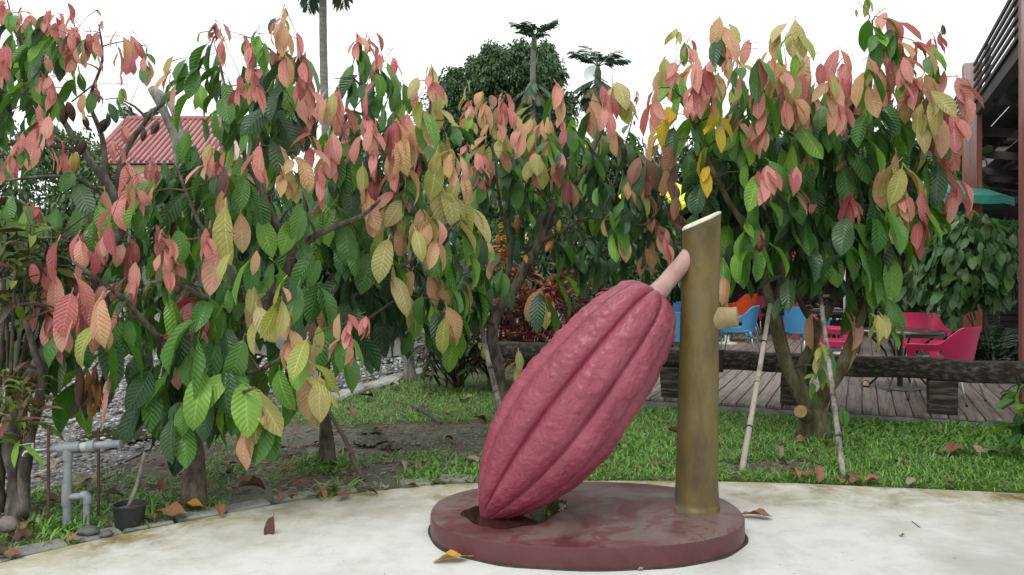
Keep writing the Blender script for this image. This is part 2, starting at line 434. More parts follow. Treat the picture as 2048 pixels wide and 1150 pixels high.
# --- pale concrete plaza with a stained rim
def concrete_material():
    m, nt, b, out = new_mat('pale_concrete')
    w = world_pos(nt)
    tc = _n(nt, "ShaderNodeTexCoord"); sp = _n(nt, "ShaderNodeSeparateXYZ"); nt.links.new(tc.outputs['UV'], sp.inputs[0])
    big = noise_t(nt, w, .8, 6, .6, .4); mid = noise_t(nt, w, 5, 8, .65); fine = noise_t(nt, w, 60, 6, .7)
    col = ramp(nt, mid, [(.3, (.47, .475, .45)), (.5, (.56, .57, .545)), (.7, (.60, .61, .585))])
    col = mixc(nt, ramp(nt, big, [(.34, (1, 1, 1)), (.50, (0, 0, 0))]), col, mixc(nt, .7, col, (.36, .355, .32)))
    d = math_n(nt, 'MULTIPLY', math_n(nt, 'ADD', sp.outputs[1], math_n(nt, 'MULTIPLY', math_n(nt, 'SUBTRACT', noise_t(nt, w, 2.0, 7, .7, .5), .5), 1.5)), .5)
    rim = ramp(nt, d, [(.0, (1, 1, 1)), (.12, (.75, .75, .75)), (.3, (.35, .35, .35)), (.62, (0, 0, 0))])
    stain = ramp(nt, noise_t(nt, w, 2.0, 7, .65, .3), [(.34, (.17, .13, .045)), (.5, (.28, .235, .11)), (.66, (.37, .34, .22))])
    col = mixc(nt, math_n(nt, 'MULTIPLY', rim, ramp(nt, noise_t(nt, w, 3.2, 8, .72, .4), [(.36, (.12, .12, .12)), (.56, (1, 1, 1))]), clamp=True), col, stain)
    streak = ramp(nt, noise_t(nt, world_pos(nt, (1.2, 4.5, 1)), 1.7, 8, .75, 1.0), [(.60, (0, 0, 0)), (.72, (1, 1, 1))])
    col = mixc(nt, math_n(nt, 'MULTIPLY', streak, .5), col, (.30, .27, .18))
    speck = ramp(nt, noise_t(nt, w, 30, 3, .5), [(.70, (0, 0, 0)), (.72, (1, 1, 1))])
    col = mixc(nt, math_n(nt, 'MULTIPLY', speck, .6), col, (.16, .12, .08))
    nt.links.new(col, b.inputs['Base Color']); b.inputs['Roughness'].default_value = .82; b.inputs['Specular IOR Level'].default_value = .25
    bump(nt, b, math_n(nt, 'ADD', math_n(nt, 'MULTIPLY', fine, .5), mid), .25, .006)
    return m
offs = [0, .02, .10, .22, .4, .7, 1.1, 1.7, 2.6, 4, 7, 12, 20]
vs, fs, uvs = [], [], []
for e in EDGE: vs.append((e.x, e.y, -.07)); uvs.append((e.x, 0))
for k, o in enumerate(offs):
    for e in EDGE:
        vs.append((e.x * (1 + .02 * o), e.y - o, -.006 if k == 0 else 0.0)); uvs.append((e.x, o))
ne = len(EDGE)
for k in range(len(offs)):
    for i in range(ne - 1):
        a = k * ne + i; fs.append((a, a + 1, a + ne + 1, a + ne) if False else (a + ne, a + ne + 1, a + 1, a))
me = bpy.data.meshes.new('plaza'); me.from_pydata(vs, [], fs)
ul = me.uv_layers.new(name='UVMap')
for lp in me.loops: ul.data[lp.index].uv = uvs[lp.vertex_index]
me.materials.append(concrete_material()); me.update()
bm = bmesh.new(); bm.from_mesh(me); bmesh.ops.recalc_face_normals(bm, faces=bm.faces); 
if sum(f.normal.z for f in bm.faces) < 0: bmesh.ops.reverse_faces(bm, faces=bm.faces)
bm.to_mesh(me); bm.free()
plaza = link(bpy.data.objects.new('plaza_pavement', me)); tag(plaza, 'pale weathered concrete plaza with an ochre stained rim', 'pavement', kind='structure')

# --- stone edging along the left rim: every block is a piece
edging = empty('stone_edging', G(420, 1045)); tag(edging, 'line of small grey green stone blocks along the concrete rim', 'edging', kind='structure')
STONE = simple('edging_stone', (.15, .165, .145), (.24, .255, .225), .85, 9, (1, 1, 1), 30, .6, .01, .2, per_piece=.4, c2=(.29, .30, .26))
blk = []
for k in range(4):
    mb = MB(); mb.box((0, 0, 0), (.235 + .02 * k, .165 - .006 * k, .09), bev=.012)
    for i, v in enumerate(mb.v): mb.v[i] = v + Vector((.008 * mnoise.noise(v * 9 + Vector((k, 0, 0))), .008 * mnoise.noise(v * 9 + Vector((0, k, 5))), .006 * mnoise.noise(v * 7 + Vector((3, k, 0)))))
    o = mb.build('block_shape', STONE); blk.append(o.data); bpy.data.objects.remove(o)
s_acc, nxt = 0.0, 0.0
for i in range(len(EDGE) - 1):
    a, b2 = EDGE[i], EDGE[i + 1]; sl = (b2 - a).length
    while nxt <= s_acc + sl and -3.6 < a.x < -.35:
        t = (nxt - s_acc) / sl; p = a.lerp(b2, max(0, t)); d = (b2 - a).normalized(); nrm = Vector((-d.y, d.x, 0))
        if nrm.y < 0: nrm = -nrm
        k = random.randrange(4)
        if random.random() > .1:
            o = bpy.data.objects.new('edging_block', blk[k]); link(o, edging)
            o.location = p + nrm * (.096 + random.uniform(-.006, .012)) + Vector((0, 0, -.030 + random.uniform(-.012, .010))) - edging.location
            o.rotation_euler = (random.gauss(0, .03), random.gauss(0, .03), math.atan2(d.y, d.x) + random.gauss(0, .04))
        nxt += .26 + .02 * k + random.uniform(.004, .02)
    s_acc += sl
    if nxt < s_acc: nxt = s_acc

# --- gravel road
def gravel_material():
    m, nt, b, out = new_mat('wet_gravel')
    w = world_pos(nt)
    vo = _n(nt, "ShaderNodeTexVoronoi"); vo.inputs['Scale'].default_value = 26; nt.links.new(w, vo.inputs['Vector'])
    sp = _n(nt, "ShaderNodeSeparateColor"); nt.links.new(vo.outputs['Color'], sp.inputs[0])
    col = ramp(nt, sp.outputs[0], [(.0, (.09, .085, .08)), (.5, (.20, .195, .185)), (.85, (.32, .32, .31)), (1, (.5, .5, .48))])
    col = mixc(nt, math_n(nt, 'MULTIPLY', ramp(nt, vo.outputs['Distance'], [(.35, (0, 0, 0)), (.7, (1, 1, 1))]), .8), col, (.05, .045, .04))
    big = noise_t(nt, w, .7, 4, .6)
    col = mixc(nt, ramp(nt, big, [(.5, (0, 0, 0)), (.65, (.6, .6, .6))]), col, (.13, .12, .10))
    nt.links.new(col, b.inputs['Base Color']); b.inputs['Roughness'].default_value = .5
    inv = math_n(nt, 'SUBTRACT', 1.0, vo.outputs['Distance']); bump(nt, b, inv, .9, .03)
    return m
GRAVEL = gravel_material()
vs, fs = [], []
ry = np.concatenate([np.arange(3.6, 16, .4), np.linspace(17, 60, 12)])
for i, y in enumerate(ry):
    x1 = road_x(y) if y < 19 else road_x(19) + (y - 19) * .22
    for t in (0, .4, .8, 1.0):
        vs.append((-45 * (1 - t) + (x1 + .1 * fbm(0, y, 2.1, 1)) * t, y, -.004 if t < .9 else -.02))
for i in range(len(ry) - 1):
    for j in range(3): a = i * 4 + j; fs.append((a, a + 1, a + 5, a + 4))
mb = MB(); mb.add(vs, fs); road = mb.build('gravel_road', GRAVEL); tag(road, 'wet grey gravel road passing behind the trees', 'road', kind='structure')

ico = bmesh.new(); bmesh.ops.create_icosphere(ico, subdivisions=1, radius=1)
ICO = ([tuple(v.co) for v in ico.verts], [tuple(l.index for l in f.verts) for f in ico.faces], None); ico.free()
T, M = [], []
while len(T) < 6500:
    y = 4.3 + 11 * random.random() ** 1.4; x = random.uniform(-7.5, -.8)
    rx = road_x(y)
    if x > rx + .35 * random.random() ** 2: continue
    if abs(x / y) > .72: continue
    s = random.uniform(.008, .026) * (1 + .12 * (y - 5)) * .8
    R = Matrix.Rotation(random.uniform(0, 6.3), 3, 'Z') @ Matrix.Rotation(random.gauss(0, .3), 3, 'X')
    D = Matrix.Diagonal((s * random.uniform(.8, 1.6), s, s * random.uniform(.45, .8)))
    T.append((x, y, s * .2)); M.append(np.array(R @ D))
PEB = [simple('pebble_grey', (.13, .13, .125), (.24, .24, .235), .55, 20, per_piece=.7), simple('pebble_pale', (.34, .34, .33), (.48, .48, .46), .5, 20, per_piece=.5)]
o = batch('gravel', ICO, np.array(M), np.array(T), RNG.choice([0, 0, 0, 1], len(T)), PEB); tag(o, 'loose grey and white pebbles scattered over the road', 'gravel', kind='stuff')

def water_material(name, col, rough=.04, wav=.06):
    m, nt, b, out = new_mat(name)
    b.inputs['Base Color'].default_value = (*col, 1); b.inputs['Roughness'].default_value = rough; b.inputs['Specular IOR Level'].default_value = .6
    bump(nt, b, noise_t(nt, world_pos(nt), 6 if wav < .1 else 14, 3, .5), wav, .01 if wav < .1 else .02)
    return m
def puddle(name, pts, z, mat, label, rag=.14):
    c = sum(pts, Vector()) / len(pts); ring = []
    n = len(pts)
    sm = [q for q, _ in catmull([(p, 0) for p in pts + [pts[0]]], .04)][:-1]
    for p in sm:
        d = p - c; ring.append(c + d * (1 + rag * mnoise.fractal(p * 5, 1.0, 2.0, 3)))
    mb = MB(); mb.add([(p.x, p.y, z) for p in ring], [tuple(range(len(ring)))])
    o = mb.build(name, mat, origin=(c.x, c.y, z)); 
    if o.data.polygons[0].normal.z < 0: o.data.flip_normals()
    return tag(o, label, 'puddle', kind='structure')
WATER = water_material('murky_water', (.045, .045, .025)); MUDW = water_material('mud_water', (.075, .066, .05), .10, .5)
puddle('puddle', [G(130, 905), G(170, 872), G(260, 845), G(340, 828), G(400, 826), G(420, 845), G(330, 868), G(230, 893)], .012, WATER, 'long murky puddle on the gravel road behind the standpipe')
puddle('puddle', [G(750, 726), G(770, 716), G(815, 712), G(830, 720), G(790, 728)], .012, WATER, 'small puddle on the road beside the farthest slender trunk')
puddle('puddle', [G(700, 880), G(710, 874), G(742, 869), G(772, 873), G(768, 881), G(735, 888)], -.006, MUDW, 'shallow muddy puddle shining between the trees', .5)
puddle('puddle', [G(760, 890), G(775, 884), G(800, 884), G(806, 891), G(785, 897)], -.006, MUDW, 'small muddy puddle right of the shallow one between the trees', .5)
puddle('puddle', [G(715, 860), G(730, 855), G(762, 855), G(765, 861), G(735, 865)], -.006, MUDW, 'small muddy puddle just beyond the shallow one between the trees', .5)

# --- pale kerb between bed and road
kerb = empty('road_kerb', G(740, 772)); tag(kerb, 'weathered pale concrete kerb beside the gravel road', 'kerb', kind='structure')
KERB = simple('kerb_concrete', (.17, .17, .14), (.33, .33, .30), .85, 5, bscale=30, bstr=.5, c2=(.40, .40, .38))
kp = [G(640, 806), G(700, 784), G(765, 765), G(835, 743), G(900, 722)]
for a, b2 in zip(kp, kp[1:]):
    mb = MB(); d = b2 - a; R = Matrix.Rotation(math.atan2(d.y, d.x), 3, 'Z'); c = (a + b2) / 2
    mb.box((0, 0, 0), (d.length - .02, .26, .12), None, .03)
    bm = bmesh.new(); vv = [bm.verts.new(v) for v in mb.v]; [bm.faces.new([vv[i] for i in f]) for f in mb.f]; bmesh.ops.subdivide_edges(bm, edges=[e for e in bm.edges if e.calc_length() > .3], cuts=9)
    for v in bm.verts: q = R @ v.co + c; v.co += Vector((0, .06 * mnoise.fractal(q * 3, 1.0, 2, 3), .03 * mnoise.fractal(q * 4 + Vector((5, 0, 0)), 1.0, 2, 3)))
    me = bpy.data.meshes.new('kerb_stone'); bm.to_mesh(me); bm.free(); me.materials.append(KERB); o = link(bpy.data.objects.new('kerb_stone', me), kerb); o.location = c - kerb.location - Vector((0, 0, .03)); o.rotation_euler = (0, 0, math.atan2(d.y, d.x))
# ================================================================== THE POD SCULPTURE
def pod_material():
    m, nt, b, out = new_mat('pod_paint')
    v = coords(nt, 'Object')
    big = noise_t(nt, v, 3.0, 5, .6); fine = noise_t(nt, v, 38, 8, .7); sc = noise_t(nt, v, 120, 3, .5)
    col = ramp(nt, big, [(.3, (.215, .026, .05)), (.55, (.285, .042, .074)), (.75, (.345, .072, .108))])
    col = mixc(nt, ramp(nt, fine, [(.30, (.8, .8, .8)), (.42, (0, 0, 0))]), col, (.22, .05, .07))
    col = mixc(nt, math_n(nt, 'MULTIPLY', ramp(nt, sc, [(.70, (0, 0, 0)), (.74, (1, 1, 1))]), .5), col, (.6, .45, .46))
    nt.links.new(col, b.inputs['Base Color'])
    nt.links.new(ramp(nt, fine, [(.3, (.42, .42, .42)), (.7, (.24, .24, .24))]), b.inputs['Roughness'])
    b.inputs['Specular IOR Level'].default_value = .5; b.inputs['Coat Weight'].default_value = .3; b.inputs['Coat Roughness'].default_value = .2
    bump(nt, b, math_n(nt, 'ADD', fine, math_n(nt, 'MULTIPLY', sc, .3)), .8, .016)
    return m
def plinth_material():
    m, nt, b, out = new_mat('plinth_paint')
    v = coords(nt, 'Object'); tcg = _n(nt, "ShaderNodeNewGeometry"); sp = _n(nt, "ShaderNodeSeparateXYZ"); nt.links.new(tcg.outputs['Normal'], sp.inputs[0])
    n = noise_t(nt, v, 2.2, 6, .6, .6); n2 = noise_t(nt, v, 9, 6, .65, .3)
    col = ramp(nt, n2, [(.3, (.075, .019, .022)), (.7, (.105, .030, .033))])
    film = math_n(nt, 'MULTIPLY', ramp(nt, n, [(.40, (0, 0, 0)), (.56, (1, 1, 1))]), math_n(nt, 'GREATER_THAN', sp.outputs[2], .7))
    col = mixc(nt, math_n(nt, 'MULTIPLY', film, .7), col, (.19, .145, .13))
    drip = math_n(nt, 'MULTIPLY', ramp(nt, noise_t(nt, v, 6, 4, .6, 1.0), [(.56, (0, 0, 0)), (.58, (1, 1, 1))]), math_n(nt, 'GREATER_THAN', sp.outputs[2], .7))
    col = mixc(nt, math_n(nt, 'MULTIPLY', drip, .7), col, (.13, .028, .032))
    nt.links.new(col, b.inputs['Base Color']); b.inputs['Roughness'].default_value = .42; b.inputs['Specular IOR Level'].default_value = .45
    bump(nt, b, noise_t(nt, v, 50, 5, .6), .12, .005)
    return m
def post_material():
    m, nt, b, out = new_mat('post_paint')
    v = coords(nt, 'Object', (1, 1, .45)); n = noise_t(nt, v, 5.5, 5, .6, .15); f = noise_t(nt, coords(nt, 'Object', (1, 1, .12)), 60, 6, .7)
    col = ramp(nt, n, [(.3, (.055, .040, .012)), (.44, (.105, .076, .022)), (.56, (.15, .112, .030)), (.66, (.12, .105, .055))])
    col = mixc(nt, ramp(nt, f, [(.3, (.5, .5, .5)), (.5, (0, 0, 0))]), col, (.09, .065, .025))
    nt.links.new(col, b.inputs['Base Color']); b.inputs['Roughness'].default_value = .48
    bump(nt, b, f, .22, .006); return m
PODP, PLINTH, POSTP = pod_material(), plinth_material(), post_material()
CUTW = simple('cut_face_paint', (.50, .48, .38), (.66, .64, .55), .7, 12, bscale=40, bstr=.3)
STEMP = simple('stem_paint', (.30, .17, .15), (.42, .27, .25), .55, 14, (1, 1, .5), 50, .4)

ZP = .125
pl_l, pl_r = G(856, 1043, ZP), G(1498, 1040, ZP)
cx = (pl_l.x + pl_r.x) / 2; hw = (pl_r.x - pl_l.x) / 2 * 1.005
yf = G(1100, 1141, 0).y; yb = G(1150, 962, ZP).y
cy, hd = (yf + yb) / 2, (yb - yf) / 2
sculpt = empty('cacao_pod_sculpture', (cx, cy, 0)); tag(sculpt, 'giant glossy pink cacao pod sculpture leaning on an olive post on a maroon plinth', 'sculpture')
def sup(a, rx, ry, e=2.25):
    c, s = math.cos(a), math.sin(a)
    return rx * math.copysign(abs(c) ** (2 / e), c), ry * math.copysign(abs(s) ** (2 / e), s)
mb = MB(); n = 96; rings = [(-.03, .0), (ZP - .012, .0), (ZP - .003, -.004), (ZP, -.013), (ZP, -.2), (ZP, -.5)]
for z, o in rings:
    mb.v += [Vector((cx + x, cy + y, z)) for x, y in (sup(2 * PI * k / n, hw + o, hd + o) for k in range(n))]
for r in range(len(rings) - 1):
    for k in range(n):
        j = (k + 1) % n; mb.f.append((r * n + k, r * n + j, r * n + n + j, r * n + n + k)); mb.m.append(0)
mb.f.append(tuple((len(rings) - 1) * n + k for k in range(n))); mb.m.append(0)
shade_auto(mb.build('plinth', PLINTH, sculpt, sculpt.location), 35)
mb = MB(); mb.v = []
for z, o in ((-.02, .014), (.004, .014), (.007, .006), (.007, -.05)):
    mb.v += [Vector((cx + x * (1 + .008 * math.sin(k * .7)), cy + y * (1 + .008 * math.sin(k * .9)), z)) for k, (x, y) in enumerate(sup(2 * PI * k / n, hw + o, hd + o) for k in range(n))]
for r in range(3):
    for k in range(n):
        j = (k + 1) % n; mb.f.append((r * n + k, r * n + j, r * n + n + j, r * n + n + k)); mb.m.append(0)
mb.build('foot_joint', simple('dark_joint', (.02, .024, .018), (.05, .055, .04), .8, 14), sculpt, sculpt.location)  # thin dark ring around the plinth foot

# pod: ten lobes around a leaning axis, radius measured from the photograph's outline
tipd = G(972, 1033, ZP).y; PD = tipd
tip, top = P(968, 1036, PD), P(1311, 588, PD + .06)
axis = (top - tip); Lp = axis.length; axn = axis.normalized()
prof_t = np.array([-6, 0, 10, 30, 60, 105, 150, 202, 255, 300, 350, 400, 448, 487, 515, 540, 556, 566, 570]) / 563
prof_r = np.array([0, 10, 20, 38, 60, 84, 101, 113, 118, 117, 112, 106, 98, 89, 79, 63, 44, 22, 0]) * PD / F
NT, NA = 190, 300
side = axn.cross(Vector((0, -1, 0))).normalized(); fr = axn.cross(side).normalized()     # side: in picture plane; fr: towards/away camera
if fr.y > 0: fr = -fr
vs, fs = [], []
tt = np.concatenate([np.linspace(prof_t[0], .06, 14)[:-1], np.linspace(.06, .9, NT - 36), np.linspace(.9, prof_t[-1], 24)[1:]])
NL = 9; GD = (.135, .115, .14, .12, .135, .11, .14, .12, .125)
for t in tt:
    r0 = float(np.interp(t, prof_t, prof_r))
    env = min(1.0, max(0, (t + .02) / .12)) * min(1, max(0, (1.02 - t) / .05))
    for k in range(NA):
        a = 2 * PI * k / NA + .17
        fa = (a - .62) * NL / (2 * PI); ph = fa % 1.0; li = math.floor(fa) % NL
        depth = GD[(li + (1 if ph > .5 else 0)) % NL]
        lobe = (1 - abs(2 * ph - 1) ** 2.6)                       # 0 in the groove, 1 on the ridge
        groove = math.exp(-((min(ph, 1 - ph) / .035) ** 2))
        r = r0 * (1 - depth * env * (1 - lobe) - .055 * env * groove + .015)
        c, s = math.cos(a), math.sin(a)
        p = tip + axn * (t * Lp) + (side * c + fr * s) * r
        q = Vector((p.x * 1.0, p.y, p.z))
        up_ = min(1, max(.3, (t - .15) / .5)); r2 = .013 * mnoise.fractal(q * 8, 1.0, 2.1, 3) * env * lobe * up_ + .012 * up_ * max(0, mnoise.fractal(q * 17, 1.0, 2.1, 3)) * env * lobe + .004 * mnoise.noise(q * 45) * env
        # shoulders rise above the stem seat
        lift = .030 * env * lobe * max(0, (t - .86) / .14)
        vs.append(p + (side * c + fr * s) * r2 + axn * lift)
for i in range(len(tt) - 1):
    for k in range(NA):
        j = (k + 1) % NA; fs.append((i * NA + k, i * NA + j, (i + 1) * NA + j, (i + 1) * NA + k))
fs.append(tuple(range(NA - 1, -1, -1))); fs.append(tuple((len(tt) - 1) * NA + k for k in range(NA)))
mb = MB(); mb.add(vs, fs); pod = mb.build('pod', PODP, sculpt, sculpt.location, True)
bm = bmesh.new(); bm.from_mesh(pod.data); bmesh.ops.recalc_face_normals(bm, faces=bm.faces); bm.to_mesh(pod.data); bm.free()

# olive post with a slanted cut top, its flared foot and a sawn branch stub
pb = G(1394, 1017, ZP); pdp = pb.y
def wpx(px): return px * pdp / F
levels = [(1031, 1394, 47), (1022, 1394, 45.5), (1000, 1394, 43.5), (960, 1394, 41.5), (880, 1395, 39.5), (760, 1397, 38.5), (640, 1399, 38), (560, 1401, 38), (500, 1402, 38.5), (450, 1402.5, 39)]
mb = MB(); n = 40; nz = len(levels)
for i, (py, px, hwp) in enumerate(levels):
    z = CH - (py - HY) / F * pdp if i else ZP - .004
    x0 = (px - 1024) / F * pdp
    for k in range(n):
        a = 2 * PI * k / n; r = wpx(hwp) * (1 + .025 * math.sin(2 * a + py * .01) + .015 * math.sin(5 * a + py * .02))
        zz = z
        if i == nz - 1: zz = CH - (444 - HY) / F * pdp + .055 * math.cos(a)
        mb.v.append(Vector((x0 + r * math.cos(a), pdp + r * math.sin(a), zz)))
for i in range(nz - 1):
    for k in range(n):
        j = (k + 1) % n; mb.f.append((i * n + k, i * n + j, i * n + n + j, i * n + n + k)); mb.m.append(0)
topring = [mb.v[(nz - 1) * n + k].copy() for k in range(n)]
postm = mb.build('post', POSTP, sculpt, sculpt.location, True)
c = sum(topring, Vector()) / n
mb = MB(); mb.v = [c + (p - c) * 1.0 for p in topring] + [c + (p - c) * 1.01 + Vector((0, 0, .010)) for p in topring] + [c + (p - c) * .9 + Vector((0, 0, .018)) for p in topring] + [c + Vector((0, 0, .020))]
for r in range(2):
    for k in range(n): j = (k + 1) % n; mb.f.append((r * n + k, r * n + j, r * n + n + j, r * n + n + k)); mb.m.append(0)
for k in range(n): mb.f.append((2 * n + k, 2 * n + (k + 1) % n, 3 * n)); mb.m.append(0)
mb.build('cut_face', CUTW, postm, sculpt.location, True)
sb = P(1425, 637, pdp - .02)
mb = MB(); dirx = Vector((.93, -.32, .08)).normalized()
mb.tube([sb, sb + dirx * .05, sb + dirx * .12, sb + dirx * .150, sb + dirx * .156], [.085, .07, .063, .064, .05], 18)
shade_auto(mb.build('branch_stub', simple('stub_paint', (.21, .16, .07), (.31, .26, .13), .6, 10, bscale=50), postm, sculpt.location))
st = [P(1296, 606, PD + .05), P(1318, 582, PD + .06), P(1340, 556, PD + .09), P(1366, 527, pdp - .04), P(1392, 492, pdp + .0)]
mb = MB(); mb.tube([q for q, _ in catmull([(p, 0) for p in st], .03)], 1, 14)
k = len(mb.v) // 14
mb = MB(); pp = [q for q, _ in catmull([(p, 0) for p in st], .03)]
mb.tube(pp, [.075 - .022 * min(1, i / 5) + .012 * max(0, (i - len(pp) + 6) / 6) for i in range(len(pp))], 16, wob=.1)
mb.build('stem', STEMP, sculpt, sculpt.location, True)
pud = puddle('puddle', [G(922, 1030, ZP), G(950, 1014, ZP), G(1010, 1003, ZP), G(1090, 999, ZP), G(1138, 1002, ZP), G(1120, 1022, ZP), G(1080, 1044, ZP), G(1000, 1056, ZP), G(940, 1046, ZP)], ZP + .003,
             water_material('rain_water', (.035, .014, .010), .03), 'brown rain puddle on the maroon plinth under the pod tip')
# ================================================================== CACAO TREES
LEAF_MESH = {}
def leaf_mesh(shape_i, key):
    k = (shape_i, key)
    if k not in LEAF_MESH:
        vs, fs, uv = LEAF_SHAPES[shape_i]
        me = bpy.data.meshes.new('leaf_' + key); me.from_pydata(vs, [], fs)
        ul = me.uv_layers.new(name='UVMap')
        for lp in me.loops: ul.data[lp.index].uv = uv[lp.vertex_index]
        me.polygons.foreach_set('use_smooth', [True] * len(me.polygons)); me.materials.append(LEAF[key]); me.update()
        LEAF_MESH[k] = me
    return LEAF_MESH[k]
LKEYS = list(LEAF.keys())
BEND = [.7, .9, .5, .75, 1.2, .35, 1.5, .8]

def parse(s):
    out = []
    for tok in s.replace('\n', ';').split(';'):
        w = tok.split()
        if len(w) < 3: continue
        x, y, c = float(w[0]), float(w[1]), w[2]
        out.append((x, y, c, float(w[3]) if len(w) > 3 else DEFLEN[c], int(w[4]) if len(w) > 4 else DEFN[c]))
    return out

def pod_mesh(length, key):
    mb = MB(); n = 20; prof = [(.0, -.56), (.03, -.5), (.12, -.36), (.195, -.18), (.22, 0), (.2, .2), (.13, .38), (.05, .47), (0, .5)]
    for r, z in prof:
        for k in range(n):
            a = 2 * PI * k / n; rr = r * (1 + .07 * math.cos(5 * a)); mb.v.append(Vector((rr * math.cos(a), rr * math.sin(a), z)) * length)
    for i in range(len(prof) - 1):
        for k in range(n): j = (k + 1) % n; mb.f.append((i * n + k, i * n + j, i * n + n + j, i * n + n + k)); mb.m.append(0)
    return mb

def cacao(label, stems, clusters, dmid, front, back, fills=(), pods=(), bark=None, group='cacao trees', name='cacao_tree', maxleaf=300, low_bark=None, camera_bias=.8, more=0):
    """stems: lists of (px, py, depth, radius); clusters: leaf sprays by the place of their middle; fills: inner foliage
    (px, py, rx px, ry px, depth, depth radius m, number, palette, leaf m)."""
    base = P(*stems[0][0][:3]); base.z = 0
    root = empty(name, base); tag(root, label, 'tree', group)
    skel = []; mb = MB()
    for st in stems:
        pts = catmull([(P(a, b, c), r) for a, b, c, r in st], .07)
        if st is stems[0]: pts = [(pts[0][0] - Vector((0, 0, .12)), pts[0][1] * 1.35)] + [(p, r * (1 + .3 * max(0, 1 - i / 4))) for i, (p, r) in enumerate(pts)]
        jit = [(p + Vector((mnoise.noise(p * 3), mnoise.noise(p * 3 + Vector((9, 0, 0))), mnoise.noise(p * 3 + Vector((0, 9, 0))))) * min(.03, r * .7), r) for p, r in pts]
        mb.tube([p for p, _ in jit], [r for _, r in jit], 10 if pts[0][1] > .03 else 7, wob=.22)
        skel += jit
    center = sum((p for p, _ in skel), Vector()) / len(skel)
    S = np.array([p for p, _ in skel]); SR = [r for _, r in skel]
    items = []
    for x, y, c, ln, n in clusters:
        u = random.random(); d = dmid - front * (1 - u ** 1.3) + back * u * .6 + (.30 if c in 'GDM' else .15 if c in 'L' else -.05)
        size = ln * d / F
        h = P(x, y, d) + Vector((0, 0, size * .42))
        items.append((h, c, size, n + (1 if 1 < n < 6 and c in 'PTY' else 0) + (more if n > 1 else 0)))
    order = sorted(items, key=lambda it: float(np.min(np.linalg.norm(S - np.array(it[0]), axis=1))))
    mb.cur = 1
    leaf_objs, extra = [], []
    for h, c, size, n in order:
        dv = S - np.array(h); dist = np.linalg.norm(dv, axis=1) + np.maximum(0, dv[:, 2]) * .9
        i = int(np.argmin(dist)); a = Vector(S[i]); r0 = min(SR[i] * .7, .013)
        L = (h - a).length
        if L > .03:
            mid = a.lerp(h, .5) + Vector((random.gauss(0, .06), random.gauss(0, .06), .10)) * min(L, 1.0)
            pts = catmull([(a, r0), (mid, r0 * .7), (h, .0035)], .10)
            mb.tube([p for p, _ in pts], [r for _, r in pts], 5, cap=False)
            S = np.vstack([S] + [np.array(p)[None] for p, _ in pts[1:]]); SR += [r for _, r in pts[1:]]
        out = Vector((h.x - center.x, h.y - center.y, 0)); out = out.normalized() if out.length > .05 else Vector((0, -1, 0))
        out = (out + Vector((0, -camera_bias, 0))).normalized(); phi0 = math.atan2(out.y, out.x)
        young = c in 'PRTM'
        for q in range(n):
            phi = phi0 + random.gauss(0, .35 if n < 3 else .8 if n < 5 else 1.1)
            si = random.randrange(len(LEAF_SHAPES)) if n > 2 else random.choice((0, 2, 3, 5)); al = BEND[si] * .6 + (random.gauss(.10, .10) if young else random.gauss(.2, .2))
            o = Vector((math.cos(phi), math.sin(phi), 0))
            sway = Vector((-o.y, o.x, 0)) * random.gauss(0, .11 if young else .16)
            dr = o * math.sin(al) - Vector((0, 0, 1)) * math.cos(al) + sway
            nm = o * math.cos(al) + Vector((0, 0, 1)) * math.sin(al)
            sz = size * random.choice((1.05, .95, .85, .65, 1.0)) * 1.15
            pos = h + Vector((random.gauss(0, .02), random.gauss(0, .02), random.gauss(0, .075) - (.03 * q if young else 0))) * (size / .25) - o * .01
            leaf_objs.append((pos, leaf_matrix(dr, nm, sz, random.gauss(0, .35)), random.choice(PAL[c]), sz, si))
        if young and random.random() < .25:           # older green leaves right under a young flush
            for q in range(2):
                phi = random.uniform(0, 2 * PI); o = Vector((math.cos(phi), math.sin(phi), 0)); al = random.uniform(.3, .8)
                extra.append((h + Vector((0, 0, -size * .35)), leaf_matrix(o * math.sin(al) - Vector((0, 0, math.cos(al))), o + Vector((0, 0, .4)), size * random.uniform(1.1, 1.5)), random.choice(PAL['G'])))
    leaf_objs.sort(key=lambda t: -t[3] / t[0].y)
    for pos, m3, key, sz, si in leaf_objs[:maxleaf]:
        o = bpy.data.objects.new('leaf', leaf_mesh(si, key)); link(o, root)
        o.matrix_local = Matrix.Translation(pos - base) @ m3.to_4x4()
    for pos, m3, key, sz, si in leaf_objs[maxleaf:]: extra.append((pos, m3, key))
    for px, py, rx, ry, d, rd, n, c, ll in fills:
        for q in range(n):
            while True:
                a, b2, e = (random.uniform(-1, 1) for _ in range(3))
                if a * a + b2 * b2 + e * e < 1: break
            dd = d + e * rd; pos = P(px + a * rx, py + b2 * ry, dd)
            phi = random.uniform(0, 2 * PI); o = Vector((math.cos(phi), math.sin(phi), 0)); al = abs(random.gauss(.5, .3))
            extra.append((pos, leaf_matrix(o * math.sin(al) - Vector((0, 0, math.cos(al))), o * math.cos(al) + Vector((0, 0, math.sin(al))), ll * random.uniform(.7, 1.25), random.gauss(0, .4)), random.choice(PAL[c])))
            if q % 4 == 0:
                dv = S - np.array(pos); i = int(np.argmin(np.linalg.norm(dv, axis=1) + np.maximum(0, dv[:, 2]))); a0 = Vector(S[i])
                if (pos - a0).length < 1.3:
                    mm = a0.lerp(pos, .5) + Vector((0, 0, .05)); mb.tube([a0, mm, pos], [.008, .006, .003], 4, cap=False)
                    S = np.vstack([S, np.array(pos)[None]]); SR.append(.004)
    mb.build('trunk', [bark or BARK, TWIG], root, base, True)
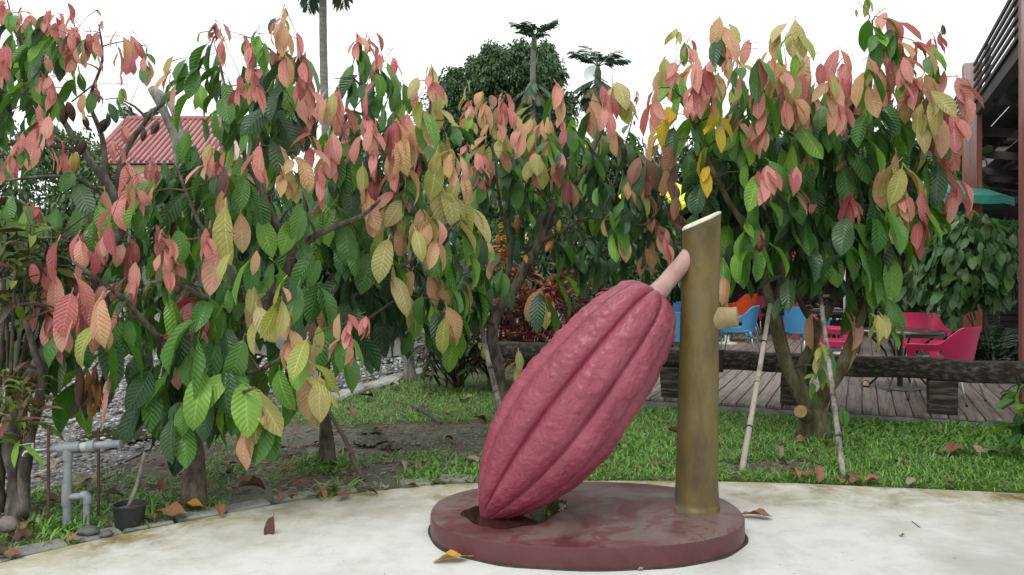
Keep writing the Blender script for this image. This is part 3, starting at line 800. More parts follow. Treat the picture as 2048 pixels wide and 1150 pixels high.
    if extra:
        o = batch('foliage', LOW_LEAF, np.array([np.array(m) for _, m, _ in extra]), np.array([tuple(p) for p, _, _ in extra]), [LKEYS.index(k) for _, _, k in extra], [LEAF[k] for k in LKEYS], root, tuple(base))
        o["kind"] = "stuff"
    for px, py, d, ln, key, tilt in pods:
        pm = pod_mesh(ln * d / F, key); o = pm.build('pod', PODM[key], root, smooth=True)
        o.location = P(px, py, d) - base; o.rotation_euler = (random.gauss(0, .15), tilt, random.uniform(0, 6))
        pk = MB(); c0 = P(px, py, d); top_ = c0 + Matrix.Rotation(tilt, 3, 'Y') @ Vector((0, 0, ln * d / F * .48)); dv = S - np.array(top_); i = int(np.argmin(np.linalg.norm(dv, axis=1)))
        pk.tube([top_, top_.lerp(Vector(S[i]), .5), Vector(S[i])], .006, 6); pk.build('stalk', TWIG, o, c0)
        # the stalk is a child of a rotated pod: undo that rotation
        o.children[0].matrix_parent_inverse = o.matrix_basis.to_3x3().to_4x4().inverted()
    return root

gF = G(38, 1030).y
cacao('leftmost cacao tree with twin pale grey stems, dark purple pods and pink young leaves',
 [[(40, 1030, gF, .06), (30, 940, gF, .052), (24, 850, gF, .05), (60, 755, gF + .1, .05), (130, 640, gF + .3, .044), (200, 540, gF + .5, .04), (240, 450, gF + .7, .038), (215, 370, gF + .7, .032), (165, 300, gF + .7, .025), (110, 215, gF + .7, .019), (60, 120, gF + .6, .018), (20, 40, gF + .5, .01)],
  [(52, 1030, gF - .05, .042), (52, 930, gF - .05, .036), (64, 850, gF, .033), (80, 770, gF, .03), (76, 712, gF - .1, .024), (50, 640, gF - .2, .016)],
  [(238, 455, gF + .7, .03), (243, 320, gF + .8, .024), (296, 240, gF + .8, .019), (330, 205, gF + .7, .015), (375, 172, gF + .6, .011)],
  [(215, 370, gF + .7, .026), (203, 270, gF + .8, .02), (180, 200, gF + .8, .014), (205, 120, gF + .7, .01), (198, 48, gF + .6, .005)],
  [(165, 300, gF + .7, .02), (70, 288, gF + .5, .014), (-20, 290, gF + .4, .01)],
  [(235, 420, gF + .7, .02), (150, 357, gF + .5, .014), (10, 362, gF + .2, .009)],
  [(205, 540, gF + .5, .02), (120, 470, gF + .2, .013), (40, 400, gF + .1, .009)]],
 parse("""12 12 P; 40 30 P 30; 62 42 P 34; 92 34 P 30; 115 42 P 34; 142 30 P 34; 152 58 P 40; 128 70 P 36; 146 92 P 44; 172 80 P 40; 192 88 P 34; 88 150 P; 102 165 P 34; 76 248 P 60 5; 104 268 P 50; 40 292 P 40; 8 108 R 50; 6 140 R 40
 60 66 G 50 2; 28 66 G 60; 95 82 G 60; 42 140 G 70; 74 112 G 60; 112 92 G 60; 20 188 G 74; 45 205 G 76; 76 200 G 70; 88 130 G 60; 110 200 G 60; 60 165 G 70 3; 20 120 D 60; 130 120 G 60 3; 165 120 T 50; 150 150 G 60
 195 26 P 16 1; 203 50 P 18 1; 240 98 T 62 4; 264 84 P 50 4; 292 112 G 46 2; 292 130 T 40 2; 190 182 P 36 2; 242 178 P 26 2; 168 198 T 40 2; 212 218 G 44 2; 240 224 G 60 1; 256 360 P 84 5; 262 380 T 60 3; 36 300 P 44; 8 335 P 44; 30 335 G 50; 66 312 G 60; 160 405 G 84 2; 205 412 M 80 2; 62 415 P 36; 78 424 R 34; 22 420 G 70; 110 420 G 50 2; 66 525 R 52 1; 10 250 G 70; 20 220 D 70
 166 480 P 64 5; 222 470 P 64 3; 252 505 P 56 4; 262 515 P 50; 195 500 P 50 3; 110 570 P 92 4; 150 585 P 96 4; 168 605 P 80 3; 128 645 P 60; 90 600 R 60 2; 325 490 P 56; 342 512 P 52; 335 440 M 60; 318 470 P 46; 130 320 P 40 3; 225 300 P 40 3; 245 265 P 34 2; 300 330 P 40; 310 360 R 40; 190 450 G 70; 60 470 G 74; 35 560 D 86; 70 620 D 90; 25 680 D 90; 90 690 D 80"""),
 gF + .35, .55, .5,
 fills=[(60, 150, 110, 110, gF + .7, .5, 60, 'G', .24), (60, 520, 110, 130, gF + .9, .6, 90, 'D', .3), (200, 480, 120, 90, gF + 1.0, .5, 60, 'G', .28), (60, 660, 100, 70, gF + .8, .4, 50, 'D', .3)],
 pods=[(141, 223, gF + .5, 40, 'purple', .1), (206, 252, gF + .6, 40, 'purple', -.9), (310, 255, gF + .7, 34, 'purple', -.5), (287, 270, gF + .75, 26, 'purple', .1), (164, 295, gF + .6, 34, 'purple', -.4), (149, 325, gF + .5, 46, 'yellow', .05), (172, 245, gF + .7, 28, 'purple', .2), (128, 232, gF + .5, 34, 'purple', .2)],
 bark=BARK_MID)

gA = G(390, 1012).y
cacao('cacao tree nearest the stone edging, big green and salmon leaves hanging low over bare trunk',
 [[(392, 1014, gA, .078), (390, 930, gA, .064), (382, 860, gA, .058), (420, 760, gA + .1, .055), (490, 660, gA + .2, .05), (545, 590, gA + .3, .048), (584, 512, gA + .3, .042), (548, 440, gA + .4, .034), (522, 380, gA + .4, .03), (510, 300, gA + .4, .025), (540, 180, gA + .4, .018), (570, 60, gA + .4, .009)],
  [(584, 512, gA + .3, .034), (640, 465, gA + .4, .026), (720, 435, gA + .4, .018), (760, 400, gA + .3, .01)],
  [(418, 765, gA + .1, .035), (330, 690, gA - .1, .026), (250, 600, gA - .3, .018), (150, 525, gA - .5, .01)],
  [(545, 590, gA + .3, .022), (470, 625, gA + .1, .018), (420, 605, gA - .1, .016), (360, 570, gA - .3, .014), (300, 565, gA - .4, .011), (285, 600, gA - .4, .008)],
  [(490, 660, gA + .2, .03), (470, 560, gA - .1, .024), (400, 450, gA - .1, .016), (360, 350, gA, .011)],
  [(420, 760, gA + .1, .024), (520, 740, gA - .2, .016), (600, 690, gA - .3, .009)],
  [(405, 800, gA, .02), (470, 790, gA - .3, .013), (510, 775, gA - .5, .008)],
  [(522, 380, gA + .4, .02), (470, 260, gA + .4, .014), (435, 110, gA + .4, .008)]],
 parse("""572 48 T 62 6; 570 20 T 26 2; 430 52 P 28; 442 82 P 38; 400 76 L 26 1; 430 112 G 74 4; 500 102 P 38; 490 84 P 28; 520 92 G 60 3; 545 92 M 56; 572 112 P 50 3; 600 110 P 72 4; 604 142 P 60 4; 344 142 T 46 3; 370 160 G 60 3; 402 162 G 66 3; 442 160 G 66 3; 480 168 P 40; 512 152 P 50; 390 222 G 90 2; 470 240 G 76; 500 192 G 76; 532 205 D 86; 562 205 D 86; 582 225 G 84; 500 262 G 80; 520 218 M 50 2; 545 262 D 90; 592 262 D 90; 606 200 P 54; 475 205 G 80 3; 440 205 G 76 3; 560 150 G 76 3; 620 180 P 44
 382 312 G 76 2; 332 345 G 66 3; 362 375 D 96 5; 395 400 D 96 4; 420 302 T 50; 442 322 P 46; 516 315 P 58 3; 562 332 T 64 3; 585 345 T 70 3; 606 330 T 70 2; 400 345 G 70; 450 370 M 60; 480 385 G 80 3; 430 400 G 76; 515 440 G 84; 480 330 M 50; 530 300 G 76; 300 420 G 80 3; 350 430 M 54 2; 620 300 P 50; 640 372 P 44 3
 432 510 Y 120 1; 436 480 T 112 1; 470 505 Y 90 1; 490 500 T 84 1; 502 522 T 70 1; 415 490 P 40 2; 210 612 P 66 3; 236 600 P 60 3; 262 570 P 52 3; 208 678 T 104 2; 240 675 T 90 1; 375 615 P 84 5; 384 600 R 60 2; 322 562 P 54 1; 338 550 P 40 2; 300 606 L 48 1; 455 610 G 76 2; 420 652 G 90 3; 132 700 G 110 2; 155 700 G 106 2; 205 755 G 120 1; 305 745 D 130 3; 330 720 G 110 2; 370 712 G 100 2; 405 708 G 116 3; 420 740 G 110 2; 452 606 L 66 2; 505 612 T 92 1; 512 625 Y 92 2; 482 650 G 90 2; 560 620 Y 74 3; 582 655 T 64 2; 612 715 T 96 2; 604 745 Y 96 2; 640 732 Y 90 3; 572 712 T 70 2; 680 725 G 110 3; 540 765 G 116 4; 700 650 P 40; 690 672 T 60; 732 640 P 38 3; 622 665 M 60; 655 690 G 90 2; 480 730 G 110 3; 450 700 G 100
 350 800 D 110 3; 390 820 D 110 4; 420 790 G 110 3; 462 800 G 100 3; 505 838 T 92 2; 488 845 Y 112 2; 515 850 Y 90 1; 550 830 G 110 3; 480 880 L 50 1; 360 850 D 96 3; 600 790 G 90 2; 160 760 G 100 2; 300 660 G 100 3; 260 650 G 90; 370 560 G 80 3; 350 520 G 86; 540 560 G 84 3; 600 600 G 90 3; 630 560 G 90; 590 440 G 80; 460 560 G 90"""),
 gA - .05, .55, .5,
 fills=[(500, 230, 110, 110, gA + .7, .35, 50, 'G', .27), (420, 420, 150, 90, gA + .8, .4, 70, 'G', .28), (430, 640, 200, 120, gA + .6, .35, 80, 'G', .32), (400, 780, 130, 60, gA + .1, .4, 30, 'D', .32)], camera_bias=1.0, more=1)

gB = G(652, 926).y
cacao('cacao tree with pale yellow and peach leaves, a brown stick leaning on its thin trunk',
 [[(652, 928, gB, .062), (655, 850, gB, .052), (650, 760, gB, .05), (655, 640, gB + .1, .048), (680, 540, gB + .1, .042), (720, 440, gB + .1, .034), (740, 330, gB + .1, .027), (725, 200, gB + .1, .018), (720, 105, gB + .1, .01)],
  [(680, 540, gB + .1, .03), (620, 450, gB + .2, .024), (610, 330, gB + .2, .017), (640, 220, gB + .2, .01)],
  [(720, 440, gB + .1, .026), (800, 380, gB, .02), (850, 280, gB - .1, .014), (865, 155, gB - .1, .008)],
  [(655, 640, gB + .1, .028), (760, 560, gB - .2, .02), (850, 500, gB - .4, .015), (920, 440, gB - .4, .009)],
  [(655, 700, gB, .022), (720, 650, gB - .3, .014), (790, 600, gB - .4, .009)]],
 parse("""716 86 P 40 4; 736 84 P 28; 756 96 P 32; 786 112 P 38 2; 712 120 G 56; 705 165 G 66; 722 188 D 70; 750 132 P 36; 756 165 G 60; 768 182 G 62; 796 202 G 60 3; 826 188 T 56 2; 862 150 Y 54 3; 860 172 P 44 3; 668 190 P 76 3; 660 215 T 50 2; 650 245 G 66; 690 245 P 56; 730 252 P 60; 746 266 P 50; 790 256 P 64; 814 268 P 86 4; 802 285 T 90 3; 780 295 T 84 3; 845 224 T 66 3; 872 222 Y 72 3; 880 292 Y 76 3; 830 305 Y 70 2; 850 280 G 70; 655 335 T 76; 668 296 P 66 3; 690 302 P 56; 706 315 G 90 2; 842 315 G 76 3; 722 372 T 70; 750 335 P 50; 742 388 T 66; 790 355 P 52; 770 330 G 70; 875 388 Y 96 3; 900 330 T 60; 922 345 T 74 3; 930 302 P 40; 905 272 G 56 2; 810 390 G 80; 690 400 G 84; 650 410 G 80; 700 350 D 80
 620 425 G 80; 662 435 G 90 3; 692 432 G 90 3; 652 492 G 80; 600 505 G 86; 640 480 G 80; 700 490 G 80; 740 442 G 64 3; 786 465 P 50 2; 770 420 T 60; 802 466 Y 66 2; 832 466 T 60 3; 846 492 Y 84 3; 866 452 T 66 3; 882 420 Y 90 2; 930 466 Y 90 2; 920 470 L 90 2; 962 472 M 66; 788 548 Y 92 2; 826 575 T 78 1; 806 606 Y 96 2; 862 552 T 60; 856 520 P 36 2; 896 590 Y 70; 922 580 T 58 1; 890 632 T 70 2; 745 575 L 66 1; 700 580 D 90; 660 590 D 90; 740 620 D 96; 720 660 D 96; 780 640 D 90; 830 640 G 90; 860 640 G 100 3; 900 655 G 90; 940 600 D 90; 690 540 G 80; 620 610 D 90; 770 520 G 86; 740 500 G 80; 670 650 M 80; 900 520 G 80"""),
 gB - .1, .6, .5,
 fills=[(740, 260, 100, 90, gB + .6, .4, 50, 'G', .27), (740, 420, 130, 90, gB + .7, .4, 80, 'G', .29), (740, 570, 130, 80, gB + .5, .4, 90, 'D', .3)], camera_bias=1.0, more=1)

gC = G(820, 757).y
cacao('slender grey trunked tree standing beside the gravel road, shaded crown of dark leaves',
 [[(820, 757, gC, .085), (816, 690, gC, .075), (812, 600, gC, .068), (830, 480, gC, .05), (850, 380, gC, .025)], [(812, 600, gC, .04), (760, 520, gC, .03), (720, 440, gC, .015)], [(825, 520, gC, .035), (890, 450, gC, .02), (930, 400, gC, .012)]],
 parse("""760 600 D 44; 800 620 D 44; 850 610 D 44; 900 600 G 44; 720 560 D 46; 860 560 D 46; 920 560 D 46; 780 480 G 46; 900 470 D 46; 840 420 G 46; 940 420 M 46"""),
 gC, .5, .5, fills=[(830, 520, 130, 100, gC, .9, 260, 'D', .3)], bark=BARK_GREY)

gD = G(1012, 850).y
cacao('cacao tree bearing orange pods, growing right behind the pink pod sculpture',
 [[(1012, 852, gD, .08), (1000, 760, gD + .06, .07), (987, 650, gD + .15, .064), (1025, 580, gD + .15, .058), (1075, 490, gD + .15, .05), (1105, 420, gD + .15, .04), (1150, 370, gD + .15, .026), (1190, 290, gD + .15, .017), (1232, 200, gD + .15, .009)],
  [(1003, 615, gD + .2, .036), (1018, 545, gD + .4, .033), (1020, 480, gD + .4, .027), (1005, 430, gD + .4, .02), (990, 340, gD + .4, .014), (985, 215, gD + .4, .008)],
  [(1078, 485, gD + .15, .03), (1130, 460, gD, .022), (1180, 435, gD - .1, .016), (1290, 450, gD - .2, .012), (1335, 380, gD - .2, .008)],
  [(1105, 420, gD + .15, .02), (1070, 360, gD + .2, .014), (1075, 270, gD + .2, .008)],
  [(987, 650, gD + .1, .02), (920, 590, gD - .3, .014), (900, 540, gD - .4, .009)],
  [(1200, 440, gD - .1, .012), (1240, 330, gD, .009), (1270, 215, gD, .005)]],
 parse("""932 186 Y 32 2; 966 190 T 44 4; 1002 196 P 44 4; 1012 218 P 50 3; 940 220 P 36 3; 942 246 Y 44 3; 985 250 Y 40; 1002 272 Y 50 3; 1012 285 T 46; 956 330 P 42; 976 336 P 36; 975 296 Y 50; 998 240 G 40; 970 215 T 40; 985 230 M 40
 1042 252 T 52 3; 1062 246 Y 56 3; 1092 262 T 56; 1115 190 T 58 2; 1126 252 P 40; 1140 272 G 50; 1182 226 T 62 3; 1212 206 P 50; 1236 206 Y 66 3; 1225 180 T 30; 1230 272 T 56; 1242 312 M 76 3; 1066 312 P 50; 1076 342 Y 64; 1122 312 P 50; 1168 330 L 52 2; 1165 362 G 52 2; 1132 362 M 52; 1210 362 M 60 3; 1272 372 T 60 2; 1260 290 G 40; 1275 192 P 14 2; 1270 235 M 18 2; 1040 300 G 50; 1095 310 G 56; 1150 300 G 50; 1200 290 G 56; 1030 350 G 56; 1100 370 G 60; 1190 330 D 60; 1020 320 D 56
 984 512 Y 52 2; 1088 595 Y 74 2; 1078 590 T 66 1; 1150 472 G 62 2; 1172 440 L 46 2; 1200 400 G 52; 1232 445 T 62 2; 1252 480 G 62; 1292 432 M 54 2; 1220 470 G 60; 1290 345 M 66 3; 1315 330 M 70 3; 1325 300 T 60; 1340 360 M 66 3; 1310 390 M 56; 1300 415 T 56; 1318 465 M 52 3; 1330 480 R 50 2; 1300 490 T 50; 1345 430 M 60; 1260 350 G 50; 1280 320 T 50; 1270 400 D 56; 1255 420 D 50; 1050 410 G 60; 1140 400 D 56; 1110 530 D 70 4; 1150 550 D 60; 1180 510 D 60; 1130 600 G 46 2; 1200 540 D 60; 960 550 G 60; 950 620 G 64; 920 650 D 66; 1000 560 D 60; 930 580 D 64; 1240 520 D 60; 1280 510 D 60; 1320 520 G 60; 1035 740 Y 50 3; 1340 540 Y 50 1; 960 400 G 60; 950 370 D 60; 1440 590 T 66 2; 1435 560 M 60"""),
 gD, .8, .7,
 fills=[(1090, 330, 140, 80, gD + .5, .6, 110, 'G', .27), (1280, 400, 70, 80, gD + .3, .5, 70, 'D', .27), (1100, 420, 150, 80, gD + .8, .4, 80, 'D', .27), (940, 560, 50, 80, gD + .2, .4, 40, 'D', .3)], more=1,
 pods=[(1098, 493, gD, 34, 'orange', .9), (1118, 452, gD - .1, 26, 'yellow', .2), (1131, 420, gD, 26, 'orange', .1), (1020, 608, gD - .1, 26, 'yellow', -.5), (996, 480, gD + .2, 24, 'orange', 0), (1052, 518, gD, 24, 'orange', .8), (1065, 440, gD + .1, 26, 'purple', .1), (1034, 448, gD + .2, 30, 'orange', .2), (968, 705, gD, 26, 'yellow', .2), (1098, 632, gD - .1, 18, 'yellow', .2)], camera_bias=.8)

gR = G(1625, 868).y
rtree = cacao('broad cacao tree forked low above the lawn, held by two bamboo props',
 [[(1624, 870, gR, .125), (1622, 825, gR, .115), (1592, 765, gR, .078), (1562, 690, gR, .066), (1546, 620, gR - .05, .054), (1520, 540, gR - .05, .045), (1480, 440, gR - .1, .034), (1420, 330, gR - .2, .022), (1370, 200, gR - .3, .012)],
  [(1550, 655, gR, .05), (1566, 560, gR - .1, .046), (1580, 430, gR - .1, .035), (1582, 300, gR - .2, .024), (1572, 140, gR - .2, .01)],
  [(1622, 830, gR, .10), (1658, 772, gR, .07), (1690, 712, gR, .055), (1722, 640, gR - .05, .044), (1752, 540, gR - .1, .034), (1800, 420, gR - .2, .025), (1850, 280, gR - .2, .016), (1880, 150, gR - .2, .009)],
  [(1620, 820, gR + .05, .085), (1602, 745, gR + .2, .06), (1640, 660, gR + .3, .048), (1680, 560, gR + .25, .042), (1690, 450, gR + .2, .034), (1710, 320, gR + .1, .025), (1740, 180, gR, .016), (1745, 40, gR, .008)],
  [(1640, 660, gR + .3, .04), (1600, 600, gR + .3, .03), (1570, 520, gR + .2, .02)]],
 parse("""1735 12 Y 34 2; 1715 14 L 24 1; 1772 45 P 70 4; 1745 80 L 76 3; 1752 112 L 76 3; 1782 92 G 60 3; 1802 98 T 56; 1826 98 P 40 2; 1884 50 P 18 1; 1880 76 P 26 2; 1866 92 P 34 3; 1862 132 G 60 4; 1920 180 P 66 4; 1912 232 P 64 3; 1896 252 P 70 3; 1872 292 P 60 3; 1735 142 T 64 2; 1760 142 P 66 2; 1772 150 P 60 2; 1806 132 P 54 3; 1826 168 P 60 3; 1842 205 T 100 3; 1856 178 T 66 3; 1880 192 P 60 2; 1900 300 P 60 2
 1352 78 Y 32 2; 1368 88 T 40 1; 1384 96 P 32 2; 1425 75 Y 42 1; 1440 72 T 58 2; 1456 98 T 56 3; 1466 108 T 50 2; 1500 112 P 60 1; 1516 122 P 60 1; 1572 100 Y 72 2; 1590 100 Y 76 2; 1602 85 T 46 1; 1570 134 T 50 2; 1350 138 P 40 2; 1330 166 Y 64 2; 1346 168 L 66 3; 1310 202 P 56 3; 1326 232 L 60 3; 1338 258 Q 60 2; 1376 150 T 62 2; 1396 172 P 66 3; 1416 152 P 56 3; 1436 162 T 50; 1482 132 T 56 2; 1480 164 L 54 2; 1402 182 P 54; 1432 192 L 66 3; 1402 222 L 66; 1386 262 L 82 3; 1436 262 Q 62 2; 1472 212 T 52 2; 1476 252 T 52 2; 1518 185 P 72 1; 1540 152 T 52 3; 1545 184 G 60; 1560 172 T 66 2; 1582 182 T 66 3; 1602 165 P 66 3; 1612 182 T 72 2; 1626 150 T 90 1; 1622 205 P 72 3; 1570 202 P 64 2; 1530 252 P 66 2; 1600 245 P 56 4; 1640 130 P 60 1; 1682 145 P 64 4; 1692 175 P 64 3; 1702 195 P 56 3; 1680 212 P 54 3; 1660 180 T 56; 1720 205 G 60; 1640 262 G 78 3; 1700 262 L 84 3; 1730 260 G 80; 1570 300 L 84 2; 1592 290 L 84 2; 1792 212 L 72 3; 1782 252 L 76 3; 1772 302 G 84 3; 1832 270 G 110 2; 1845 230 Y 80
 1532 345 P 54 4; 1516 360 R 40; 1590 356 P 52 2; 1612 310 P 34 2; 1488 375 L 74 1; 1600 340 L 42 2; 1522 392 L 82 3; 1632 392 P 36 2; 1690 362 P 56 4; 1702 392 P 56 3; 1722 395 T 96 1; 1656 412 L 64 2; 1642 432 L 62 2; 1782 375 T 96 2; 1805 360 Y 86 2; 1800 400 T 60; 1862 355 G 100 2; 1850 370 L 96 1; 1900 375 P 72 2; 1840 420 R 70 3; 1430 300 G 80; 1450 330 G 84; 1410 350 Q 60; 1480 300 G 80; 1500 320 D 80; 1440 380 D 80; 1470 420 D 80; 1560 380 G 84; 1580 430 G 84; 1620 350 D 84; 1680 320 G 84; 1740 330 G 84; 1740 400 G 90; 1650 300 D 84; 1820 330 G 90; 1700 440 D 90; 1560 330 D 84; 1400 400 D 70; 1380 330 G 76; 1350 310 M 70
 1450 485 L 80 2; 1440 520 L 70 2; 1492 472 L 60 3; 1516 488 R 40 2; 1496 535 L 82 3; 1470 545 G 70; 1536 522 L 72 2; 1562 525 L 80 2; 1592 545 G 80 3; 1622 512 L 80 2; 1642 480 L 70 2; 1812 482 L 82 2; 1824 472 L 76 2; 1772 505 L 96 3; 1742 560 G 100 3; 1706 565 G 96 3; 1760 470 G 90; 1700 500 G 90; 1660 520 G 90 3; 1605 500 G 80; 1580 580 D 70 2; 1840 450 G 90; 1730 450 D 96; 1790 440 G 80; 1706 655 T 70 2; 1692 650 T 60 1; 1755 652 Y 60 2; 1776 650 Y 60 2; 1620 690 T 66 1; 1645 690 T 66 1; 1640 722 Y 50 2; 1702 690 L 40 2; 1686 830 L 36 2; 1625 775 L 30 3; 1640 752 L 36 2; 1750 600 G 80 2"""),
 gR - .15, .65, .75,
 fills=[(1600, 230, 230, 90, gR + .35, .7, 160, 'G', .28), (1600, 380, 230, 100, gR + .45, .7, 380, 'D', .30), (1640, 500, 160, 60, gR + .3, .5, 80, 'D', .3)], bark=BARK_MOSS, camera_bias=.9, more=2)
# sawn stub at the fork
mb = MB(); a = P(1612, 830, gR - .05); b2 = P(1601, 823, gR - .22)
mb.tube([a, b2], [.075, .062], 14, cap=False); mb.cur = 1
mb.tube([b2, b2 + (b2 - a).normalized() * .004], [.0622, .06], 14)
mb.build('sawn_stub', [BARK_MOSS, simple('sawn_wood', (.22, .15, .06), (.36, .25, .10), .8, 30)], rtree, rtree.location)

gH = G(420, 830).y
cacao('pruned bare tree with two pale lopped limbs standing behind the left cacao trees',
 [[(420, 832, gH, .09), (405, 620, gH, .085), (378, 420, gH, .07), (358, 310, gH, .055), (340, 250, gH, .05), (305, 178, gH, .045)], [(380, 430, gH, .06), (372, 330, gH, .045), (352, 240, gH, .042), (340, 205, gH, .038), (306, 176, gH + .3, .036)]],
 parse("""400 500 G 60; 380 450 D 60; 430 560 D 60; 350 400 M 50; 420 420 P 40"""), gH, .4, .4, fills=[(420, 520, 120, 120, gH + .3, .6, 160, 'D', .3), (500, 420, 110, 90, gH + .4, .6, 120, 'D', .3)], bark=BARK_GREY, group=None)
# ================================================================== SHRUBS, CROTONS, PALMS, FAR TREES
LEAF.update({
 'bush':  leaf_mat('bush_leaf', [(.045, .11, .025), (.07, .15, .03), (.03, .085, .022), (.09, .17, .04)], veins=0, trans=.2, rough=.4),
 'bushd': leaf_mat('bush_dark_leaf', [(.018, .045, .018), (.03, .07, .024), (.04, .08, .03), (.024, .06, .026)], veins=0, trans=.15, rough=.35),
 'far':   leaf_mat('far_leaf', [(.035, .09, .03), (.05, .12, .035), (.028, .07, .028), (.10, .18, .06)], veins=0, trans=.2, rough=.45),
 'crred': leaf_mat('croton_red_leaf', [(.32, .035, .02), (.42, .08, .03), (.14, .025, .02), (.30, .05, .04)], veins=.5, trans=.2, rough=.35, nv=8),
 'crdark': leaf_mat('croton_dark_leaf', [(.05, .02, .014), (.03, .035, .016), (.10, .022, .016), (.02, .03, .016)], veins=.5, trans=.15, rough=.35, nv=8),
 'crgreen': leaf_mat('croton_green_leaf', [(.05, .09, .018), (.10, .15, .025), (.20, .27, .04), (.035, .06, .016)], veins=1.0, trans=.2, rough=.35, nv=8, vein_c=(.42, .34, .04)),
 'shrub': leaf_mat('shrub_leaf', [(.035, .11, .03), (.05, .15, .04), (.025, .08, .026), (.08, .19, .04)], trans=.2, rough=.33, spec=.5),
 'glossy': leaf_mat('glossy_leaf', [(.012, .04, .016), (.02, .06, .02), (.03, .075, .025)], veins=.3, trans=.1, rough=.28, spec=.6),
 'palm':  leaf_mat('palm_leaf', [(.03, .07, .04), (.045, .09, .045), (.06, .11, .05)], veins=0, trans=.15, rough=.4),
 'palmd': leaf_mat('palm_dry_leaf', [(.09, .10, .05), (.13, .12, .06), (.06, .07, .035)], veins=0, trans=.15, rough=.5),
 'wilt':  leaf_mat('wilted_leaf', [(.03, .022, .018), (.06, .035, .02), (.38, .17, .03), (.12, .05, .025)], veins=.4, trans=.1, rough=.5),
})
def blob_leaves(blobs, n, size, tilt=(.9, .5), shell=.55):
    """Leaves spread through lumpy volumes. blobs: (centre, radius xyz). Returns positions and frames."""
    w = np.array([r[0] * r[1] + r[1] * r[2] + r[0] * r[2] for _, r in blobs]); w = w / w.sum()
    T, M = [], []
    for bi in RNG.choice(len(blobs), n, p=w):
        c, r = blobs[bi]
        v = Vector((random.gauss(0, 1), random.gauss(0, 1), random.gauss(0, 1))).normalized()
        k = (shell + (1 - shell) * random.random() ** .6)
        k *= .84 + .42 * mnoise.noise(Vector((v.x * 2.2 + bi * 3.1, v.y * 2.2, v.z * 2.2))) + .12 * mnoise.noise(Vector((v.x * 7 + bi, v.y * 7, v.z * 7)))
        p = Vector((c[0] + v.x * r[0] * k, c[1] + v.y * r[1] * k, c[2] + v.z * r[2] * k))
        if p.z < .05: continue
        o = Vector((v.x + random.gauss(0, .5), v.y + random.gauss(0, .5), 0)); o = o.normalized() if o.length > .01 else Vector((1, 0, 0))
        al = abs(random.gauss(*tilt))
        T.append(tuple(p)); M.append(np.array(leaf_matrix(o * math.sin(al) - Vector((0, 0, math.cos(al))), o * math.cos(al) + Vector((0, 0, math.sin(al))), size * random.uniform(.65, 1.3), random.gauss(0, .5))))
    return T, M
def bush(name, label, cat, base, blobs, n, size, keys, group=None, tpl=None, stems=4, bark=None, stem_r=.03, tilt=(.9, .5), shell=.55, part='crown', trunk=True):
    base = Vector((base[0], base[1], 0)); root = empty(name, base); tag(root, label, cat, group)
    T, M = blob_leaves(blobs, n, size, tilt, shell)
    idx = RNG.integers(0, len(keys), len(T))
    o = batch(part, tpl or FINE_LEAF, np.array(M), np.array(T), idx, [LEAF[k] for k in keys], root, tuple(base))
    if trunk:
        mb = MB()
        if stems == 1:
            top = Vector(max(blobs, key=lambda b: b[0][2])[0])
            mb.tube([base - Vector((0, 0, .1)), base.lerp(top, .3), base.lerp(top, .65), top], [stem_r * 1.3, stem_r, stem_r * .8, stem_r * .3], 8)
        for c, r in blobs:
            for q in range(max(1, stems // 2)):
                e = Vector((c[0] + random.gauss(0, .4) * r[0], c[1] + random.gauss(0, .4) * r[1], c[2] + random.gauss(.1, .35) * r[2]))
                s = base + Vector((random.gauss(0, .06), random.gauss(0, .06), -.05)) if stems > 1 else base.lerp(top, .45)
                m = s.lerp(e, .5) + Vector((0, 0, .12 * (e - s).length))
                mb.tube([p for p, _ in catmull([(s, 0), (m, 0), (e, 0)], .4)], [stem_r * (1 - .8 * i / max(1, len(catmull([(s, 0), (m, 0), (e, 0)], .4)) - 1)) for i in range(len(catmull([(s, 0), (m, 0), (e, 0)], .4)))], 6, cap=False)
        mb.build('trunk', bark or BARK, root, base, True)
    return root
def blobs_px(lst):                       # (px, py, depth, rx px, rz px, ry m)
    return [(tuple(P(x, y, d)), (rx * d / F, ry, rz * d / F)) for x, y, d, rx, rz, ry in lst]

